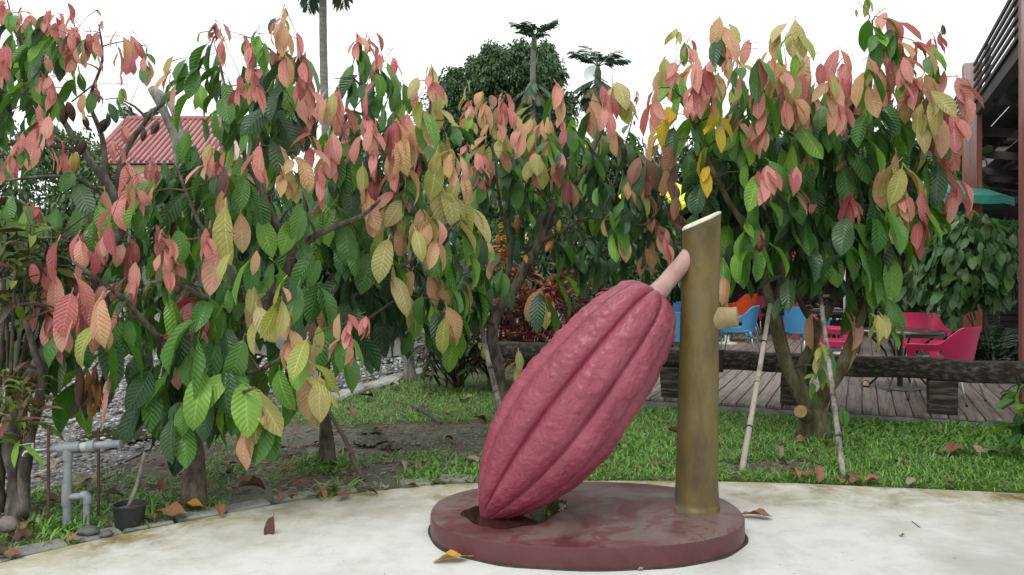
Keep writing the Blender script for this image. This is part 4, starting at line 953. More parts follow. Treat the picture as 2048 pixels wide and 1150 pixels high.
# hedge and small trees across the road, left to right
HB = [
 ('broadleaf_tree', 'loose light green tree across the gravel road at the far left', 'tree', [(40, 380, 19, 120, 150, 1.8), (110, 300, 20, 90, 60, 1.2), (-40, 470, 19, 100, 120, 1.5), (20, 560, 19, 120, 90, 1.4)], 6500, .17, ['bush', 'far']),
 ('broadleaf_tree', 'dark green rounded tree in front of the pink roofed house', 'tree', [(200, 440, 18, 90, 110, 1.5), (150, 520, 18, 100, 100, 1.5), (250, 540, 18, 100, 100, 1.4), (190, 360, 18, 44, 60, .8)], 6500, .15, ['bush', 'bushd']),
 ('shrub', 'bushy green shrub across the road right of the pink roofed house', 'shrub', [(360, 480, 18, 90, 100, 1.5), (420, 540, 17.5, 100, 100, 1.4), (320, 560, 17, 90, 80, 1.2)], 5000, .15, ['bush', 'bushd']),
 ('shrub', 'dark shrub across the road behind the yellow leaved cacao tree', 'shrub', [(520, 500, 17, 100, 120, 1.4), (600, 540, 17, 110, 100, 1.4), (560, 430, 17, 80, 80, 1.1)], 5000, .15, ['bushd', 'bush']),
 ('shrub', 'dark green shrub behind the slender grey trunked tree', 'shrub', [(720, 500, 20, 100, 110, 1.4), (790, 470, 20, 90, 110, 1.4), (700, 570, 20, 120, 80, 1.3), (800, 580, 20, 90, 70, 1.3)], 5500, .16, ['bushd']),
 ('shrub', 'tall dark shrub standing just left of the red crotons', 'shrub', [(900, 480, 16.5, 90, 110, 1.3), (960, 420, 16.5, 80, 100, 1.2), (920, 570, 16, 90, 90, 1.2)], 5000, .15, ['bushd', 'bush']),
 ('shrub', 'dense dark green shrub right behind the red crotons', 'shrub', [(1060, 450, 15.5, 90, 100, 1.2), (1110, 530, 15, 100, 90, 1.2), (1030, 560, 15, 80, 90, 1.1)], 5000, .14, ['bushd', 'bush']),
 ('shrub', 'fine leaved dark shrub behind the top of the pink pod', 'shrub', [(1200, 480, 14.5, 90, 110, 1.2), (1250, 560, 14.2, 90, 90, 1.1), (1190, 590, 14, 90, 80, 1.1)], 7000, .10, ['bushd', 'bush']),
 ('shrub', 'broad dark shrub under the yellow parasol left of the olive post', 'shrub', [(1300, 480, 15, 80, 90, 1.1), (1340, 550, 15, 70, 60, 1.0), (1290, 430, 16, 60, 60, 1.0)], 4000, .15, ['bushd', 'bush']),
]
for nm, lb, ct, bl, n, sz, ks in HB:
    n = int(n * 1.7)
    b3 = blobs_px(bl); c = min(b3, key=lambda t: t[0][2])[0]
    bush(nm, lb, ct, c, b3, n, sz, ks, group='shrubs across the gravel road')

# crotons: rosettes of long leaves on branching stems
def croton(label, base, heads, keys, ll, group='croton shrubs', nleaf=16, name='croton_shrub', up=.55, part='leaf'):
    base = Vector((base[0], base[1], 0)); root = empty(name, base); tag(root, label, 'shrub', group)
    mb = MB(); T, M, I = [], [], []
    for h in heads:
        h = Vector(h); m = base.lerp(h, .5) + Vector((random.gauss(0, .05), random.gauss(0, .05), .04)); s = base + Vector((random.gauss(0, .04), random.gauss(0, .04), -.05))
        pts = catmull([(s, .02), (m, .013), (h, .008)], .12); mb.tube([p for p, _ in pts], [r for _, r in pts], 6)
        for q in range(nleaf):
            phi = q * 2.4 + random.gauss(0, .2); o = Vector((math.cos(phi), math.sin(phi), 0)); el = random.gauss(up, .35) - .35 * (q / nleaf < .4)
            dr = o * math.cos(el) + Vector((0, 0, math.sin(el)))
            T.append(tuple(h - Vector((0, 0, .012 * (nleaf - q) * ll / .2)))); M.append(np.array(leaf_matrix(dr, Vector((0, 0, 1)) - dr * dr.z, ll * random.uniform(.7, 1.2), random.gauss(0, .4)))); I.append(random.randrange(len(keys)))
    mb.build('trunk', BARK, root, base, True)
    batch('crown', LONG_LEAF, np.array(M), np.array(T), I, [LEAF[k] for k in keys], root, tuple(base))
    return root
def heads_px(lst, jit=.0): return [P(x, y, d) for x, y, d in lst]
def rand_heads(px, py, rx, ry, d, rd, n):
    return [P(px + random.uniform(-1, 1) * rx, py + random.uniform(-1, 1) * ry, d + random.uniform(-rd, rd)) for _ in range(n)]
croton('red and orange croton shrub glowing between the cacao trunk and pink pod', G(1060, 745), rand_heads(1065, 600, 70, 85, 11.6, .5, 30), ['crred', 'crred', 'crdark'], .24)
croton('deep red croton shrub hidden halfway behind the upper left side of the pod', G(1150, 735), rand_heads(1150, 610, 55, 65, 12.2, .5, 22), ['crdark', 'crred', 'crdark'], .23)
croton('maroon croton shrub at the foot of the orange podded cacao tree', G(985, 760), rand_heads(985, 640, 50, 70, 11.4, .4, 20), ['crred', 'crdark', 'crdark'], .23)
croton('dark green croton shrub with many stems beside the slender grey trunk', G(915, 770), rand_heads(905, 650, 60, 70, 11.2, .4, 26), ['crdark', 'crgreen', 'bushd'], .26, up=.2)
croton('tall orange tipped croton rising behind the orange cacao pods', G(1030, 720), rand_heads(1020, 470, 40, 35, 13, .4, 12), ['crred', 'crgreen', 'gold'], .24)
cl = croton('yellow veined croton shrub with long dark leaves at the left picture edge', G(-20, 1010), heads_px([(10, 470, 5.3), (60, 450, 5.4), (-30, 520, 5.4), (100, 470, 5.6), (30, 540, 5.2), (-10, 430, 5.5), (130, 500, 5.7), (70, 560, 5.5)]), ['crgreen', 'crgreen', 'crdark'], .26, nleaf=15, up=.35)
croton('low bright croton shrub wrapped around the twin grey stems at left', G(20, 1015), heads_px([(20, 800, 5.2), (45, 770, 5.3), (-10, 840, 5.3), (70, 800, 5.4), (40, 840, 5.2), (5, 740, 5.4), (75, 740, 5.5)]), ['crgreen', 'lime', 'crgreen', 'mauve'], .21, nleaf=12, up=.5)
# wilted leaves hanging from the standing left tree: a dead spray caught on the twigs
wr = empty('wilted_spray', P(180, 740, 5.6)); tag(wr, 'wilted black and yellow croton leaves hanging above the gravel road', 'leaves')
T, M = [], []
for q in range(16):
    phi = random.uniform(0, 6.3); o = Vector((math.cos(phi), math.sin(phi), 0)); al = random.uniform(.05, .5)
    T.append(tuple(P(185 + random.gauss(0, 14), 742 + random.gauss(0, 10), 5.6))); M.append(np.array(leaf_matrix(o * math.sin(al) - Vector((0, 0, math.cos(al))), o, random.uniform(.2, .34), random.gauss(0, .6))))
batch('leaf_spray', LONG_LEAF, np.array(M), np.array(T), [0] * 16, [LEAF['wilt']], wr, tuple(wr.location))
mb = MB(); mb.tube([P(185, 738, 5.6), P(230, 690, 5.6), P(265, 640, 5.5)], [.006, .006, .005], 6); mb.build('twig', TWIG, wr, wr.location)

# palms far behind
def palm(label, px, base_d, crown_py, trunk_r, n_up, n_down, fl, lean=0.0, up_el=(.45, 1.25), skirt=.5, group='betel palms', name='palm_tree'):
    base = Vector(((px - 1024) / F * base_d, base_d, 0)); top = P(px + lean, crown_py, base_d)
    root = empty(name, base); tag(root, label, 'palm', group)
    mb = MB(); k = 40; H = top.z
    mb.tube([base.lerp(top, i / k) + Vector((.06 * math.sin(i * .15), 0, 0)) for i in range(k + 1)], [trunk_r * (1.2 - .3 * i / k) * (1 + .05 * (i % 2)) for i in range(k + 1)], 10)
    mb.build('trunk', simple('palm_bark', (.13, .13, .115), (.22, .22, .20), .85, 3, (1, 1, 4), 20, .4, per_piece=0), root, base, True)
    mb = MB(); mb.tube([top - Vector((0, 0, .2)), top + Vector((0, 0, .15)), top + Vector((0, 0, .5))], [trunk_r * 1.0, trunk_r * 1.05, trunk_r * .4], 10)
    mb.build('crownshaft', simple('palm_shaft', (.07, .12, .05), (.10, .15, .06), .5, 3), root, base, True)
    def frond(start, phi, el, L, droop, key):
        T, M = [], []; n = 26; o = Vector((math.cos(phi), math.sin(phi), 0)); p = start.copy(); e = el; pts = [p.copy()]
        for i in range(n):
            e -= droop / n * (1 + i / n); step = (o * math.cos(e) + Vector((0, 0, math.sin(e)))) * (L / n); p = p + step; pts.append(p.copy())
            t = i / n
            if t < .12: continue
            w = L * .42 * math.sin(PI * min(1, .15 + t * .85)) ** .7
            sd = Vector((-o.y, o.x, 0)); upv = step.normalized().cross(sd)
            for sg in (-1, 1):
                dr = sd * sg * .75 + step.normalized() * .8 - Vector((0, 0, .25 + .3 * random.random())) + upv * .15
                T.append(tuple(p)); M.append(np.array(leaf_matrix(dr, upv + Vector((0, 0, .3)), w * random.uniform(.8, 1.15), random.gauss(0, .3))))
        ob = batch('frond', PALM_LF, np.array(M), np.array(T), [0] * len(T), [LEAF[key]], root, tuple(base))
        mm = MB(); mm.tube(pts, [.03 * (1 - .8 * i / n) for i in range(n + 1)], 5); mm.build('rachis', LEAF[key], ob, base)
    for i in range(n_up): frond(top + Vector((0, 0, .4)), 2 * PI * i / n_up + random.uniform(-.3, .3), random.uniform(*up_el), fl * random.uniform(.85, 1.1), random.uniform(.25, .6), 'palm')
    for i in range(n_down): frond(top - Vector((0, 0, skirt + random.uniform(0, .5))), 2 * PI * i / n_down + random.uniform(-.3, .3), random.uniform(-.9, -.2), fl * random.uniform(.8, 1.1), random.uniform(.3, .6), random.choice(('palm', 'palm', 'palmd')))
PALM_LF = leaf_shape(W=.17, nseg=3, ncol=1, bend=.4, cup=0, petiole=0, wave=0)
palm('slim betel palm rising in front of the big dark round tree', 1068, 34, 92, .12, 8, 12, 1.35, skirt=1.3)
palm('shorter betel palm with shaggy hanging fronds beside the white dish', 1196, 36, 152, .15, 7, 22, 1.5, skirt=.1)
palm('tall bare palm trunk crossing the white sky, its crown above the picture', 650, 24, -160, .11, 8, 5, 1.8)
palm('small distant palm peeping over the pink roof', 275, 48, 262, .12, 8, 6, 1.6)

# big round tree far behind
bt = blobs_px([(905, 220, 40, 70, 90, 2.0), (960, 180, 40, 60, 80, 2.0), (1000, 150, 40, 70, 70, 2.2), (1075, 160, 40, 60, 80, 2.2), (1090, 130, 40, 36, 50, 1.2), (1030, 230, 40, 100, 100, 2.6), (1110, 240, 40, 50, 70, 1.8), (985, 120, 40, 32, 34, 1.0), (940, 280, 40, 110, 90, 2.5), (1080, 300, 40, 80, 90, 2.4), (880, 300, 40, 60, 90, 2.0), (982, 100, 40, 20, 22, .6), (1000, 118, 40, 24, 26, .8), (1094, 98, 40, 16, 24, .5), (1112, 150, 40, 24, 26, .7), (912, 150, 40, 22, 22, .7), (890, 172, 40, 24, 26, .7), (948, 132, 40, 20, 20, .6), (1134, 205, 40, 20, 30, .6), (1040, 100, 40, 26, 30, .8)])
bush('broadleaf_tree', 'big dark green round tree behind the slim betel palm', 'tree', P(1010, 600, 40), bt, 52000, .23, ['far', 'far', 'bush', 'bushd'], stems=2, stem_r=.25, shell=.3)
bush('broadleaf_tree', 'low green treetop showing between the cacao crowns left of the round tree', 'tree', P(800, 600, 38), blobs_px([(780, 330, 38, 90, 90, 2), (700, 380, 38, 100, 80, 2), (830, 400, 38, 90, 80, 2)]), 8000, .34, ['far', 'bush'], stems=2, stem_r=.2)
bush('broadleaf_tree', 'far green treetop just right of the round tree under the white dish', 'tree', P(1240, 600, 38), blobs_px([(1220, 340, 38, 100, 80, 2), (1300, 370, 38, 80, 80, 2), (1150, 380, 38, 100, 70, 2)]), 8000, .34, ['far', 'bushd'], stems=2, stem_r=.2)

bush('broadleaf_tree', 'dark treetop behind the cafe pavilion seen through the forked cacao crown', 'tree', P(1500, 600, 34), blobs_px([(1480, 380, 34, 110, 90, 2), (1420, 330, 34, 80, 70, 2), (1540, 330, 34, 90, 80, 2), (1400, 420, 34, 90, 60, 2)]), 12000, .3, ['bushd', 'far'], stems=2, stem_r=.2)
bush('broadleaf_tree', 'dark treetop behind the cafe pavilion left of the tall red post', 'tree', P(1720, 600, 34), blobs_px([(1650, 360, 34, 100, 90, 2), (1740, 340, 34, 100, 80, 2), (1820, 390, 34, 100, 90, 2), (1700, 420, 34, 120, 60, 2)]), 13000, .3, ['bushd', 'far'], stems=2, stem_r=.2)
# right hand plants: leafy shrub by the red posts, climbing tree, glossy floor plant, plants in boxes
SHRUB_LEAF = leaf_shape(W=.42, nseg=4, ncol=2, bend=.7, cup=.25, petiole=.06, wave=.03)
bush('coffee_shrub', 'dense glossy green shrub under the teal parasol between the red posts', 'shrub', G(1975, 745), blobs_px([(1950, 480, 11.2, 80, 70, .8), (1990, 530, 11, 60, 60, .7), (1900, 520, 11.6, 60, 60, .7), (1940, 560, 11.2, 90, 50, .7), (1900, 450, 11.8, 50, 40, .6)]), 1500, .25, ['shrub', 'shrub', 'bush'], tpl=SHRUB_LEAF, tilt=(.75, .35), stem_r=.016, stems=2)
bush('climbing_shrub', 'bright green leafy tree top behind the tall red post', 'tree', G(1905, 690), blobs_px([(1905, 330, 16.0, 34, 60, .7), (1915, 390, 16.0, 40, 40, .7), (1895, 450, 16.0, 40, 60, .6)]), 900, .3, ['shrub', 'bush'], tpl=SHRUB_LEAF, stems=1, stem_r=.06)
bush('potted_plant', 'broad leaved plant growing behind the dark planter box', 'plant', G(1835, 660), blobs_px([(1830, 575, 14.5, 44, 40, .5), (1870, 610, 14.3, 36, 40, .5), (1900, 640, 13.9, 30, 50, .5)]), 260, .34, ['shrub', 'bush'], tpl=SHRUB_LEAF, tilt=(1.0, .4))
def zz(label, base, n, L, key, name='glossy_plant', group=None):
    base = Vector((base[0], base[1], .0)); root = empty(name, base); tag(root, label, 'plant', group); mb = MB(); T, M = [], []
    for q in range(n):
        phi = random.uniform(0, 2 * PI); el = random.uniform(.5, 1.35); o = Vector((math.cos(phi), math.sin(phi), 0)); p = base.copy(); pts = [p.copy()]; k = 14
        for i in range(k):
            el -= .05 + .03 * random.random(); st = (o * math.cos(el) + Vector((0, 0, math.sin(el)))) * L / k; p = p + st; pts.append(p.copy())
            if i > 3:
                sd = Vector((-o.y, o.x, 0))
                for sg in (-1, 1):
                    dr = sd * sg + st.normalized() * .7 + Vector((0, 0, random.gauss(.05, .15))); T.append(tuple(p)); M.append(np.array(leaf_matrix(dr, Vector((0, 0, 1)), L * random.uniform(.28, .38), random.gauss(0, .3))))
        mb.tube(pts, [.012 * (1 - .7 * i / k) for i in range(k + 1)], 5)
    mb.build('stems', LEAF['glossy'], root, base); batch('crown', leaf_shape(W=.26, nseg=3, ncol=2, bend=.5, cup=.3, petiole=0), np.array(M), np.array(T), [0] * len(T), [LEAF[key]], root, tuple(base))
    return root
zz('dark glossy feathery plant beside the near pink chair and red post', G(1992, 738, .1), 26, .95, 'glossy')
bush('potted_plant', 'light green broad leaved plant at the right picture edge on the lawn', 'plant', G(2065, 905), blobs_px([(2055, 790, 7.2, 40, 50, .25), (2060, 860, 7.1, 36, 40, .25)]), 70, .24, ['lime', 'green', 'shrub'], tpl=SHRUB_LEAF, tilt=(1.2, .5))
# ================================================================== DECK, RAIL, TERRACE, BUILDING
DECKW = simple('deck_wood', (.115, .092, .078), (.20, .165, .145), .72, 4, (6, .35, 1), 30, .45, .006, .3, per_piece=.45, c2=(.25, .215, .19))
OLDW = simple('old_timber', (.016, .013, .011), (.045, .037, .031), .8, 4, (.6, 7, 7), 18, .8, .02, .3, c2=(.15, .128, .108))
CONC = simple('terrace_concrete', (.13, .13, .122), (.20, .20, .19), .75, 1.3, bscale=25, bstr=.3, c2=(.26, .26, .25))
GREYC = simple('deck_rim_concrete', (.17, .175, .17), (.27, .275, .265), .8, 5, bscale=25, bstr=.3)
RED = simple('red_post_paint', (.20, .052, .042), (.27, .078, .062), .6, 6, (1, 1, .3), 30, .3)
def painted_glare():  # red post paint with sky glare painted in, paler with height
    m, nt, b, out = new_mat('glare_post_face')
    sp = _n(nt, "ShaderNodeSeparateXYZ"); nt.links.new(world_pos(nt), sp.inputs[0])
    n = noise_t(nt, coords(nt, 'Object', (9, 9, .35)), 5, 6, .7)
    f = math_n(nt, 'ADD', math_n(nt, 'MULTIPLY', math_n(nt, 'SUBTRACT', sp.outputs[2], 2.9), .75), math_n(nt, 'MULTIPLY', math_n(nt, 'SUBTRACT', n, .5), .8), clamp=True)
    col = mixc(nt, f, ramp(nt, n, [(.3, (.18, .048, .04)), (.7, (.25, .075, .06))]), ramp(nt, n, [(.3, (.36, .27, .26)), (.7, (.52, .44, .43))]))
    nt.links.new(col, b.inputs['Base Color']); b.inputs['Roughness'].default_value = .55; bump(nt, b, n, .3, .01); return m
REDL = painted_glare()
DARKR = simple('roof_timber', (.022, .018, .017), (.05, .04, .036), .7, 3, (1, 1, 1), 20, .4, per_piece=.4)

deck = empty('timber_deck', UV((DECK_U0 + DECK_U1) / 2, DECK_V0, 0)); tag(deck, 'weathered grey timber deck under the cafe chairs', 'deck', kind='structure')
PWD = .165; Lpk = DECK_V1 - DECK_V0
RZ = Matrix.Rotation(-TH, 3, 'Z')
mb = MB(); mb.box((0, 0, 0), (PWD - .012, Lpk, .035), bev=.005); o = mb.build('plank_shape', DECKW); pk = o.data; bpy.data.objects.remove(o)
u = DECK_U0
while u < DECK_U1:
    o = bpy.data.objects.new('plank', pk); link(o, deck); o.location = UV(u + PWD / 2, DECK_V0 + Lpk / 2 + random.uniform(-.012, .012), DECK_Z - .0175 + random.uniform(-.002, .002)) - deck.location; o.rotation_euler = (0, 0, -TH); u += PWD
mb = MB(); mb.box(UV((DECK_U0 + DECK_U1) / 2, DECK_V0 + .06, .018), (DECK_U1 - DECK_U0 - .03, .1, .105), RZ, .01); mb.box(UV((DECK_U0 + DECK_U1) / 2, (DECK_V0 + DECK_V1) / 2 + .2, .02), (DECK_U1 - DECK_U0 - .05, Lpk - .3, .09), RZ)
mb.build('deck_rim', GREYC, deck, deck.location)

terr = MB(); terr.box(UV(6, 33, .02), (40, 2 * (33 - DECK_V1) - .01, .14), RZ); terr.box(UV(DECK_U1 + 6.02, (DECK_V0 + DECK_V1) / 2, .015), (12, Lpk, .14), RZ)
tag(terr.build('terrace_floor', CONC, origin=UV(6, 20, 0)), 'smooth grey concrete terrace floor behind the deck', 'floor', kind='structure')

# heavy old timber rail: beams on stump posts along the deck front
def rail(name, label, u0, u1, z0, z1, th=.2, sag=0.0, vv=DECK_V0 + .22):
    c = UV((u0 + u1) / 2, vv, (z0 + z1) / 2); mb = MB(); n = 14
    for i in range(n + 1):
        t = i / n; uu = u0 + (u1 - u0) * t
        for k in range(12):
            a = 2 * PI * k / 12; cs, sn = math.cos(a), math.sin(a)
            y = th / 2 * math.copysign(abs(cs) ** .35, cs); z = (z1 - z0) / 2 * math.copysign(abs(sn) ** .35, sn)
            q = UV(uu, vv + y, (z0 + z1) / 2 + z - sag * math.sin(PI * t)); q += Vector((0, 0, 1)) * .02 * mnoise.noise(q * 2.2) + V * .02 * mnoise.noise(q * 3 + Vector((7, 0, 0)))
            mb.v.append(q)
    for i in range(n):
        for k in range(12): j = (k + 1) % 12; mb.f.append((i * 12 + k, i * 12 + j, i * 12 + 12 + j, i * 12 + 12 + k)); mb.m.append(0)
    mb.f += [tuple(range(11, -1, -1)), tuple(n * 12 + k for k in range(12))]; mb.m += [0, 0]
    o = mb.build(name, OLDW, origin=UV((u0 + u1) / 2, vv, z0)); o.rotation_euler = (0, 0, 0); shade_auto(o, 50)
    return tag(o, label, 'beam', 'old timber beams along the deck')
def u_at(px, v=DECK_V0 + .22):          # u of the point on the rail line seen at this pixel column
    k = (px - 1024) / F; return v * (k * V.y - V.x) / (U.x - k * U.y)
rail('timber_beam', 'dark old timber beam behind the pod, ending at the cacao trunk', u_at(986), u_at(1330), .47, .69)
rail('timber_beam', 'dark old timber beam running from the olive post past the bamboo prop', u_at(1318) + .01, u_at(1447), .475, .685, sag=-.0)
rail('timber_beam', 'mid length of old timber beam behind the forked trunk', u_at(1449), u_at(1652), .46, .68)
rail('timber_beam', 'longest old timber beam in front of the pink chairs at right', u_at(1655), u_at(2075), .455, .685, th=.24)
def stump(label, px, w, top=.46):
    uu = u_at(px); mb = MB(); mb.box((0, 0, 0), (w, .24, top - DECK_Z + .02), bev=.02)
    for i, v in enumerate(mb.v): mb.v[i] = v + Vector((.02 * mnoise.noise(v * 6 + Vector((px, 0, 0))), .02 * mnoise.noise(v * 6 + Vector((0, px, 0))), 0))
    o = mb.build('timber_stump', OLDW); o.location = UV(uu, DECK_V0 + .22, (top + DECK_Z) / 2); o.rotation_euler = (0, 0, -TH); tag(o, label, 'stump', 'timber stumps under the beams')
stump('dark timber stump just left of the olive post', 1345, .24); stump('dark timber stump hidden partly behind the forked cacao trunk', 1590, .30, .45); stump('squat dark timber stump in front of the round table', 1884, .29, .45); stump('dark timber stump at the left end of the beams', 1130, .24)
mb = MB(); q = UV(u_at(1446), DECK_V0 + .09, .57); mb.box(q, (.05, .02, .26), RZ, .004); tag(mb.build('iron_bracket', BLACK, origin=q), 'black iron bracket joining two timber beams right of the post', 'bracket')

# red posts
def post(label, c, w, h, z0=.08):
    root = empty('red_post', (c.x, c.y, z0)); tag(root, label, 'post', 'red posts of the cafe roof')
    mb = MB(); mb.box((c.x, c.y, z0 + h / 2), (w, w, h), RZ, .008); mb.build('shaft', RED, root, root.location)
    mb = MB(); mb.box((c.x, c.y, z0 + h * .5) , (.001, .001, .001)); 
    mb = MB(); fc = Vector((c.x, c.y, z0 + h * .5)) - V * (w / 2 + .008) - U * (w * .14); mb.box(fc, (w * .72, .018, h - .02), RZ, .003); mb.build('glare_board', REDL, root, root.location)  # thin board added to the front to carry the painted glare
    mb = MB(); mb.box((c.x, c.y, z0 + .03), (w + .06, w + .06, .06), RZ, .01); mb.build('foot_plate', GREYC, root, root.location)
    return root
pn, pf = G(2060, 836, .1), G(1944, 728, .1)
ztop = CH + (HY - 128) / F * pf.y
post('red post with sky glare painted on its face carrying the slatted roof, behind the pink chairs', pf, .26, ztop - .08)
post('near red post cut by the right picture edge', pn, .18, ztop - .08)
thin = G(1879, 690, .1); mb = MB(); mb.box((thin.x, thin.y, 1.6), (.2, .2, 3.1), RZ, .01); tag(mb.build('red_post', RED, origin=(thin.x, thin.y, .09)), 'slimmer red post farther back left of the glossy shrub', 'post', 'red posts of the cafe roof')
thin2 = G(1838, 680, .1) + V * 2; mb = MB(); mb.box((thin2.x, thin2.y, 1.6), (.3, .3, 3.1), RZ, .01); tag(mb.build('red_post', RED, origin=(thin2.x, thin2.y, .09)), 'thick short looking red post seen under the green leaves in the cafe', 'post', 'red posts of the cafe roof')

# slatted roof edge and timber ceiling
ur, vr = uv_of(pf.x, pf.y); un, vn = uv_of(pn.x, pn.y)
roof = empty('cafe_roof', UV(ur, vr, ztop)); tag(roof, 'dark timber cafe roof with open slats and solid ceiling at right', 'roof')
mb = MB(); mb.box((0, 0, 0), (.03, 16, .056), bev=.003); o = mb.build('s', DARKR); slat = o.data; bpy.data.objects.remove(o)
for i in range(6):
    o = bpy.data.objects.new('slat', slat); link(o, roof); o.location = UV(ur + .02, vr - 3.5, ztop - .04 - i * .118) - roof.location; o.rotation_euler = (0, 0, -TH)
for i in range(5):
    mb = MB(); c = UV(ur + .1, vr - i * 2.6 + 1.6, ztop - .32); mb.box(c, (.07, .09, .75), RZ); mb.build('slat_bracket', DARKR, roof, roof.location)
mb = MB(); mb.box(UV(ur + .12, vr - 1, ztop - .74), (.16, 24, .2), RZ); mb.build('edge_beam', DARKR, roof, roof.location)
slope = -.16
for i in range(13):                          # ceiling boards running along the roof, with two gaps that let light in
    if i in (2,): continue
    uu = ur + .42 + i * .31; mb = MB(); R = RZ @ Matrix.Rotation(-slope, 3, 'Y')
    mb.box(UV(uu, vr + .5, ztop - .56 + slope * (uu - ur)), (.295, 25, .03), R, .004); mb.build('ceiling_board', DARKR, roof, roof.location)
    if i % 2: mb = MB(); mb.box(UV(uu + .15, vr + .5, ztop - .66 + slope * (uu - ur)), (.05, 25, .13), R); mb.build('purlin', DARKR, roof, roof.location)
for i in range(9):
    mb = MB(); R = RZ @ Matrix.Rotation(-slope, 3, 'Y'); vv = vr - 10 + i * 2.9; mb.box(UV(ur + 2.4, vv, ztop - .80 + slope * 2.4), (4.6, .12, .16), R); mb.build('rafter', DARKR, roof, roof.location)
mb = MB(); mb.box(UV(ur + 2.6, vr + 13.1, ztop - 1.1), (5.2, .12, .6), RZ); mb.build('end_fascia', DARKR, roof, roof.location)

# cafe building behind: clapboard wall, windows, dark shutters
bl = empty('cafe_building', UV(9, 44, 0)); tag(bl, 'pale clapboard cafe building in shade beyond the terrace', 'building')
SIDE = simple('clapboard', (.30, .31, .31), (.40, .41, .41), .7, 5, (.3, .3, 1), 20, .2, per_piece=.12)
bv = 40.0
for i in range(30):
    mb = MB(); z = .1 + i * .22; mb.box(UV(13, bv, z + .11), (24, .05, .215), RZ @ Matrix.Rotation(.10, 3, 'X')); mb.build('wall_board', SIDE, bl, bl.location)
WIN = simple('dark_glass', (.02, .024, .026), (.04, .045, .05), .12, 2); FRM = simple('window_frame', (.16, .16, .165), (.22, .22, .22), .6, 5)
for uu in (2.4, 5.4, 8.4, 11.4):
    f = MB(); f.box(UV(uu, bv - .08, 4.2), (1.5, .12, 1.7), RZ); fo = f.build('window', FRM, bl, bl.location)
    for s in (-.36, .36): g = MB(); g.box(UV(uu + s, bv - .15, 4.2), (.62, .03, 1.5), RZ); g.build('pane', WIN, fo, bl.location)
mb = MB(); mb.box(UV(13, bv + 3, 3.4), (24.2, 5.8, 6.7), RZ); mb.build('wall', SIDE, bl, bl.location)
mb = MB(); mb.box(UV(13, bv + 2.5, 6.95), (25, 7.4, .2), RZ); mb.build('roof', DARKR, bl, bl.location)
# dark timber pavilion with slatted wall behind the chairs
pv = empty('timber_pavilion', UV(-1, 23, 0)); tag(pv, 'dark timber cafe pavilion behind the coloured chairs', 'building')
mb = MB(); mb.box(UV(-1.2, 24.5, 1.45), (12.6, .12, 2.7), RZ); mb.build('back_wall', DARKR, pv, pv.location)
for i in range(16):
    mb = MB(); mb.box(UV(-1.2, 24.38, .35 + i * .16), (12.5, .05, .11), RZ); mb.build('slat', DARKR, pv, pv.location)
mb = MB(); mb.box(UV(-1.2, 21.6, 2.95), (13.6, 6.6, .14), RZ); mb.build('roof', DARKR, pv, pv.location)
for uu in (-7, -4.2, -1.3, 1.6, 4.6):
    mb = MB(); mb.box(UV(uu, 18.6, 1.5), (.16, .16, 2.8), RZ); mb.build('post', RED, pv, pv.location)
mb = MB(); mb.box(UV(-1.0, 22.8, .62), (8, .7, 1.04), RZ, .02); mb.build('counter', OLDW, pv, pv.location)
# slatted screen at the far right
sc = empty('slat_screen', G(1995, 640, .1)); tag(sc, 'dark louvred screen with white slats behind the glossy shrub', 'screen')
for i in range(14):
    mb = MB(); c = P(2005, 425 + i * 9, 22); mb.box(c, (.95, .03, .045), RZ); mb.build('slat', SIDE, sc, sc.location)
for x in (1981, 2020, 2036):
    mb = MB(); c = P(x, 480, 22.1); mb.box((c.x, c.y, 1.7), (.22, .06, 3.3), RZ); mb.build('frame_post', DARKR, sc, sc.location)

# house with a pink ribbed roof across the road
HD = 30
hs = empty('house', P(320, 700, HD + 2)); hs.location.z = 0; tag(hs, 'cream walled house with a pink ribbed metal roof beyond the road', 'house')
PINKR = simple('pink_roof_metal', (.46, .27, .28), (.58, .37, .38), .45, 4, bscale=20, bstr=.1); CREAM = simple('cream_wall', (.62, .50, .26), (.72, .60, .36), .8, 3); RIDGE = simple('roof_ridge', (.26, .09, .09), (.33, .13, .12), .6, 4)
ex0, ex1 = P(175, 325, HD), P(470, 325, HD); rd0, rd1 = P(255, 238, HD + 3.5), P(440, 238, HD + 3.5)
bk0, bk1 = ex0 + Vector((0, 7, 0)), ex1 + Vector((0, 7, 0))
mb = MB(); mb.add([ex0, ex1, rd1, rd0, bk1, bk0], [(0, 1, 2, 3), (4, 5, 3, 2), (5, 0, 3), (1, 4, 2), (0, 5, 4, 1)]); ro = mb.build('roof', PINKR, hs, hs.location)
for i in range(26):
    t = i / 25; a = ex0.lerp(ex1, t); b2 = Vector((a.x, rd0.y, rd0.z))
    if a.x < rd0.x: f = (a.x - ex0.x) / max(.01, rd0.x - ex0.x); b2 = ex0.lerp(rd0, f); b2.x = a.x
    if a.x > rd1.x: f = (ex1.x - a.x) / max(.01, ex1.x - rd1.x); b2 = ex1.lerp(rd1, f); b2.x = a.x
    if (b2 - a).length < .1: continue
    mb = MB(); mb.tube([a + Vector((0, -.02, .03)), b2 + Vector((0, -.02, .03))], .055, 6); mb.build('roof_rib', RIDGE, ro, hs.location)
mb = MB(); mb.tube([rd0, rd1], .13, 8); mb.tube([rd0, ex0], .1, 8); mb.tube([rd1, ex1], .1, 8); mb.build('ridge_cap', RIDGE, ro, hs.location)
mb = MB(); cw = (ex0 + ex1) / 2; mb.box((cw.x, cw.y + 3.5, (ex0.z - .05) / 2), (ex1.x - ex0.x - .9, 6.2, ex0.z - .05)); mb.build('wall', CREAM, hs, hs.location)
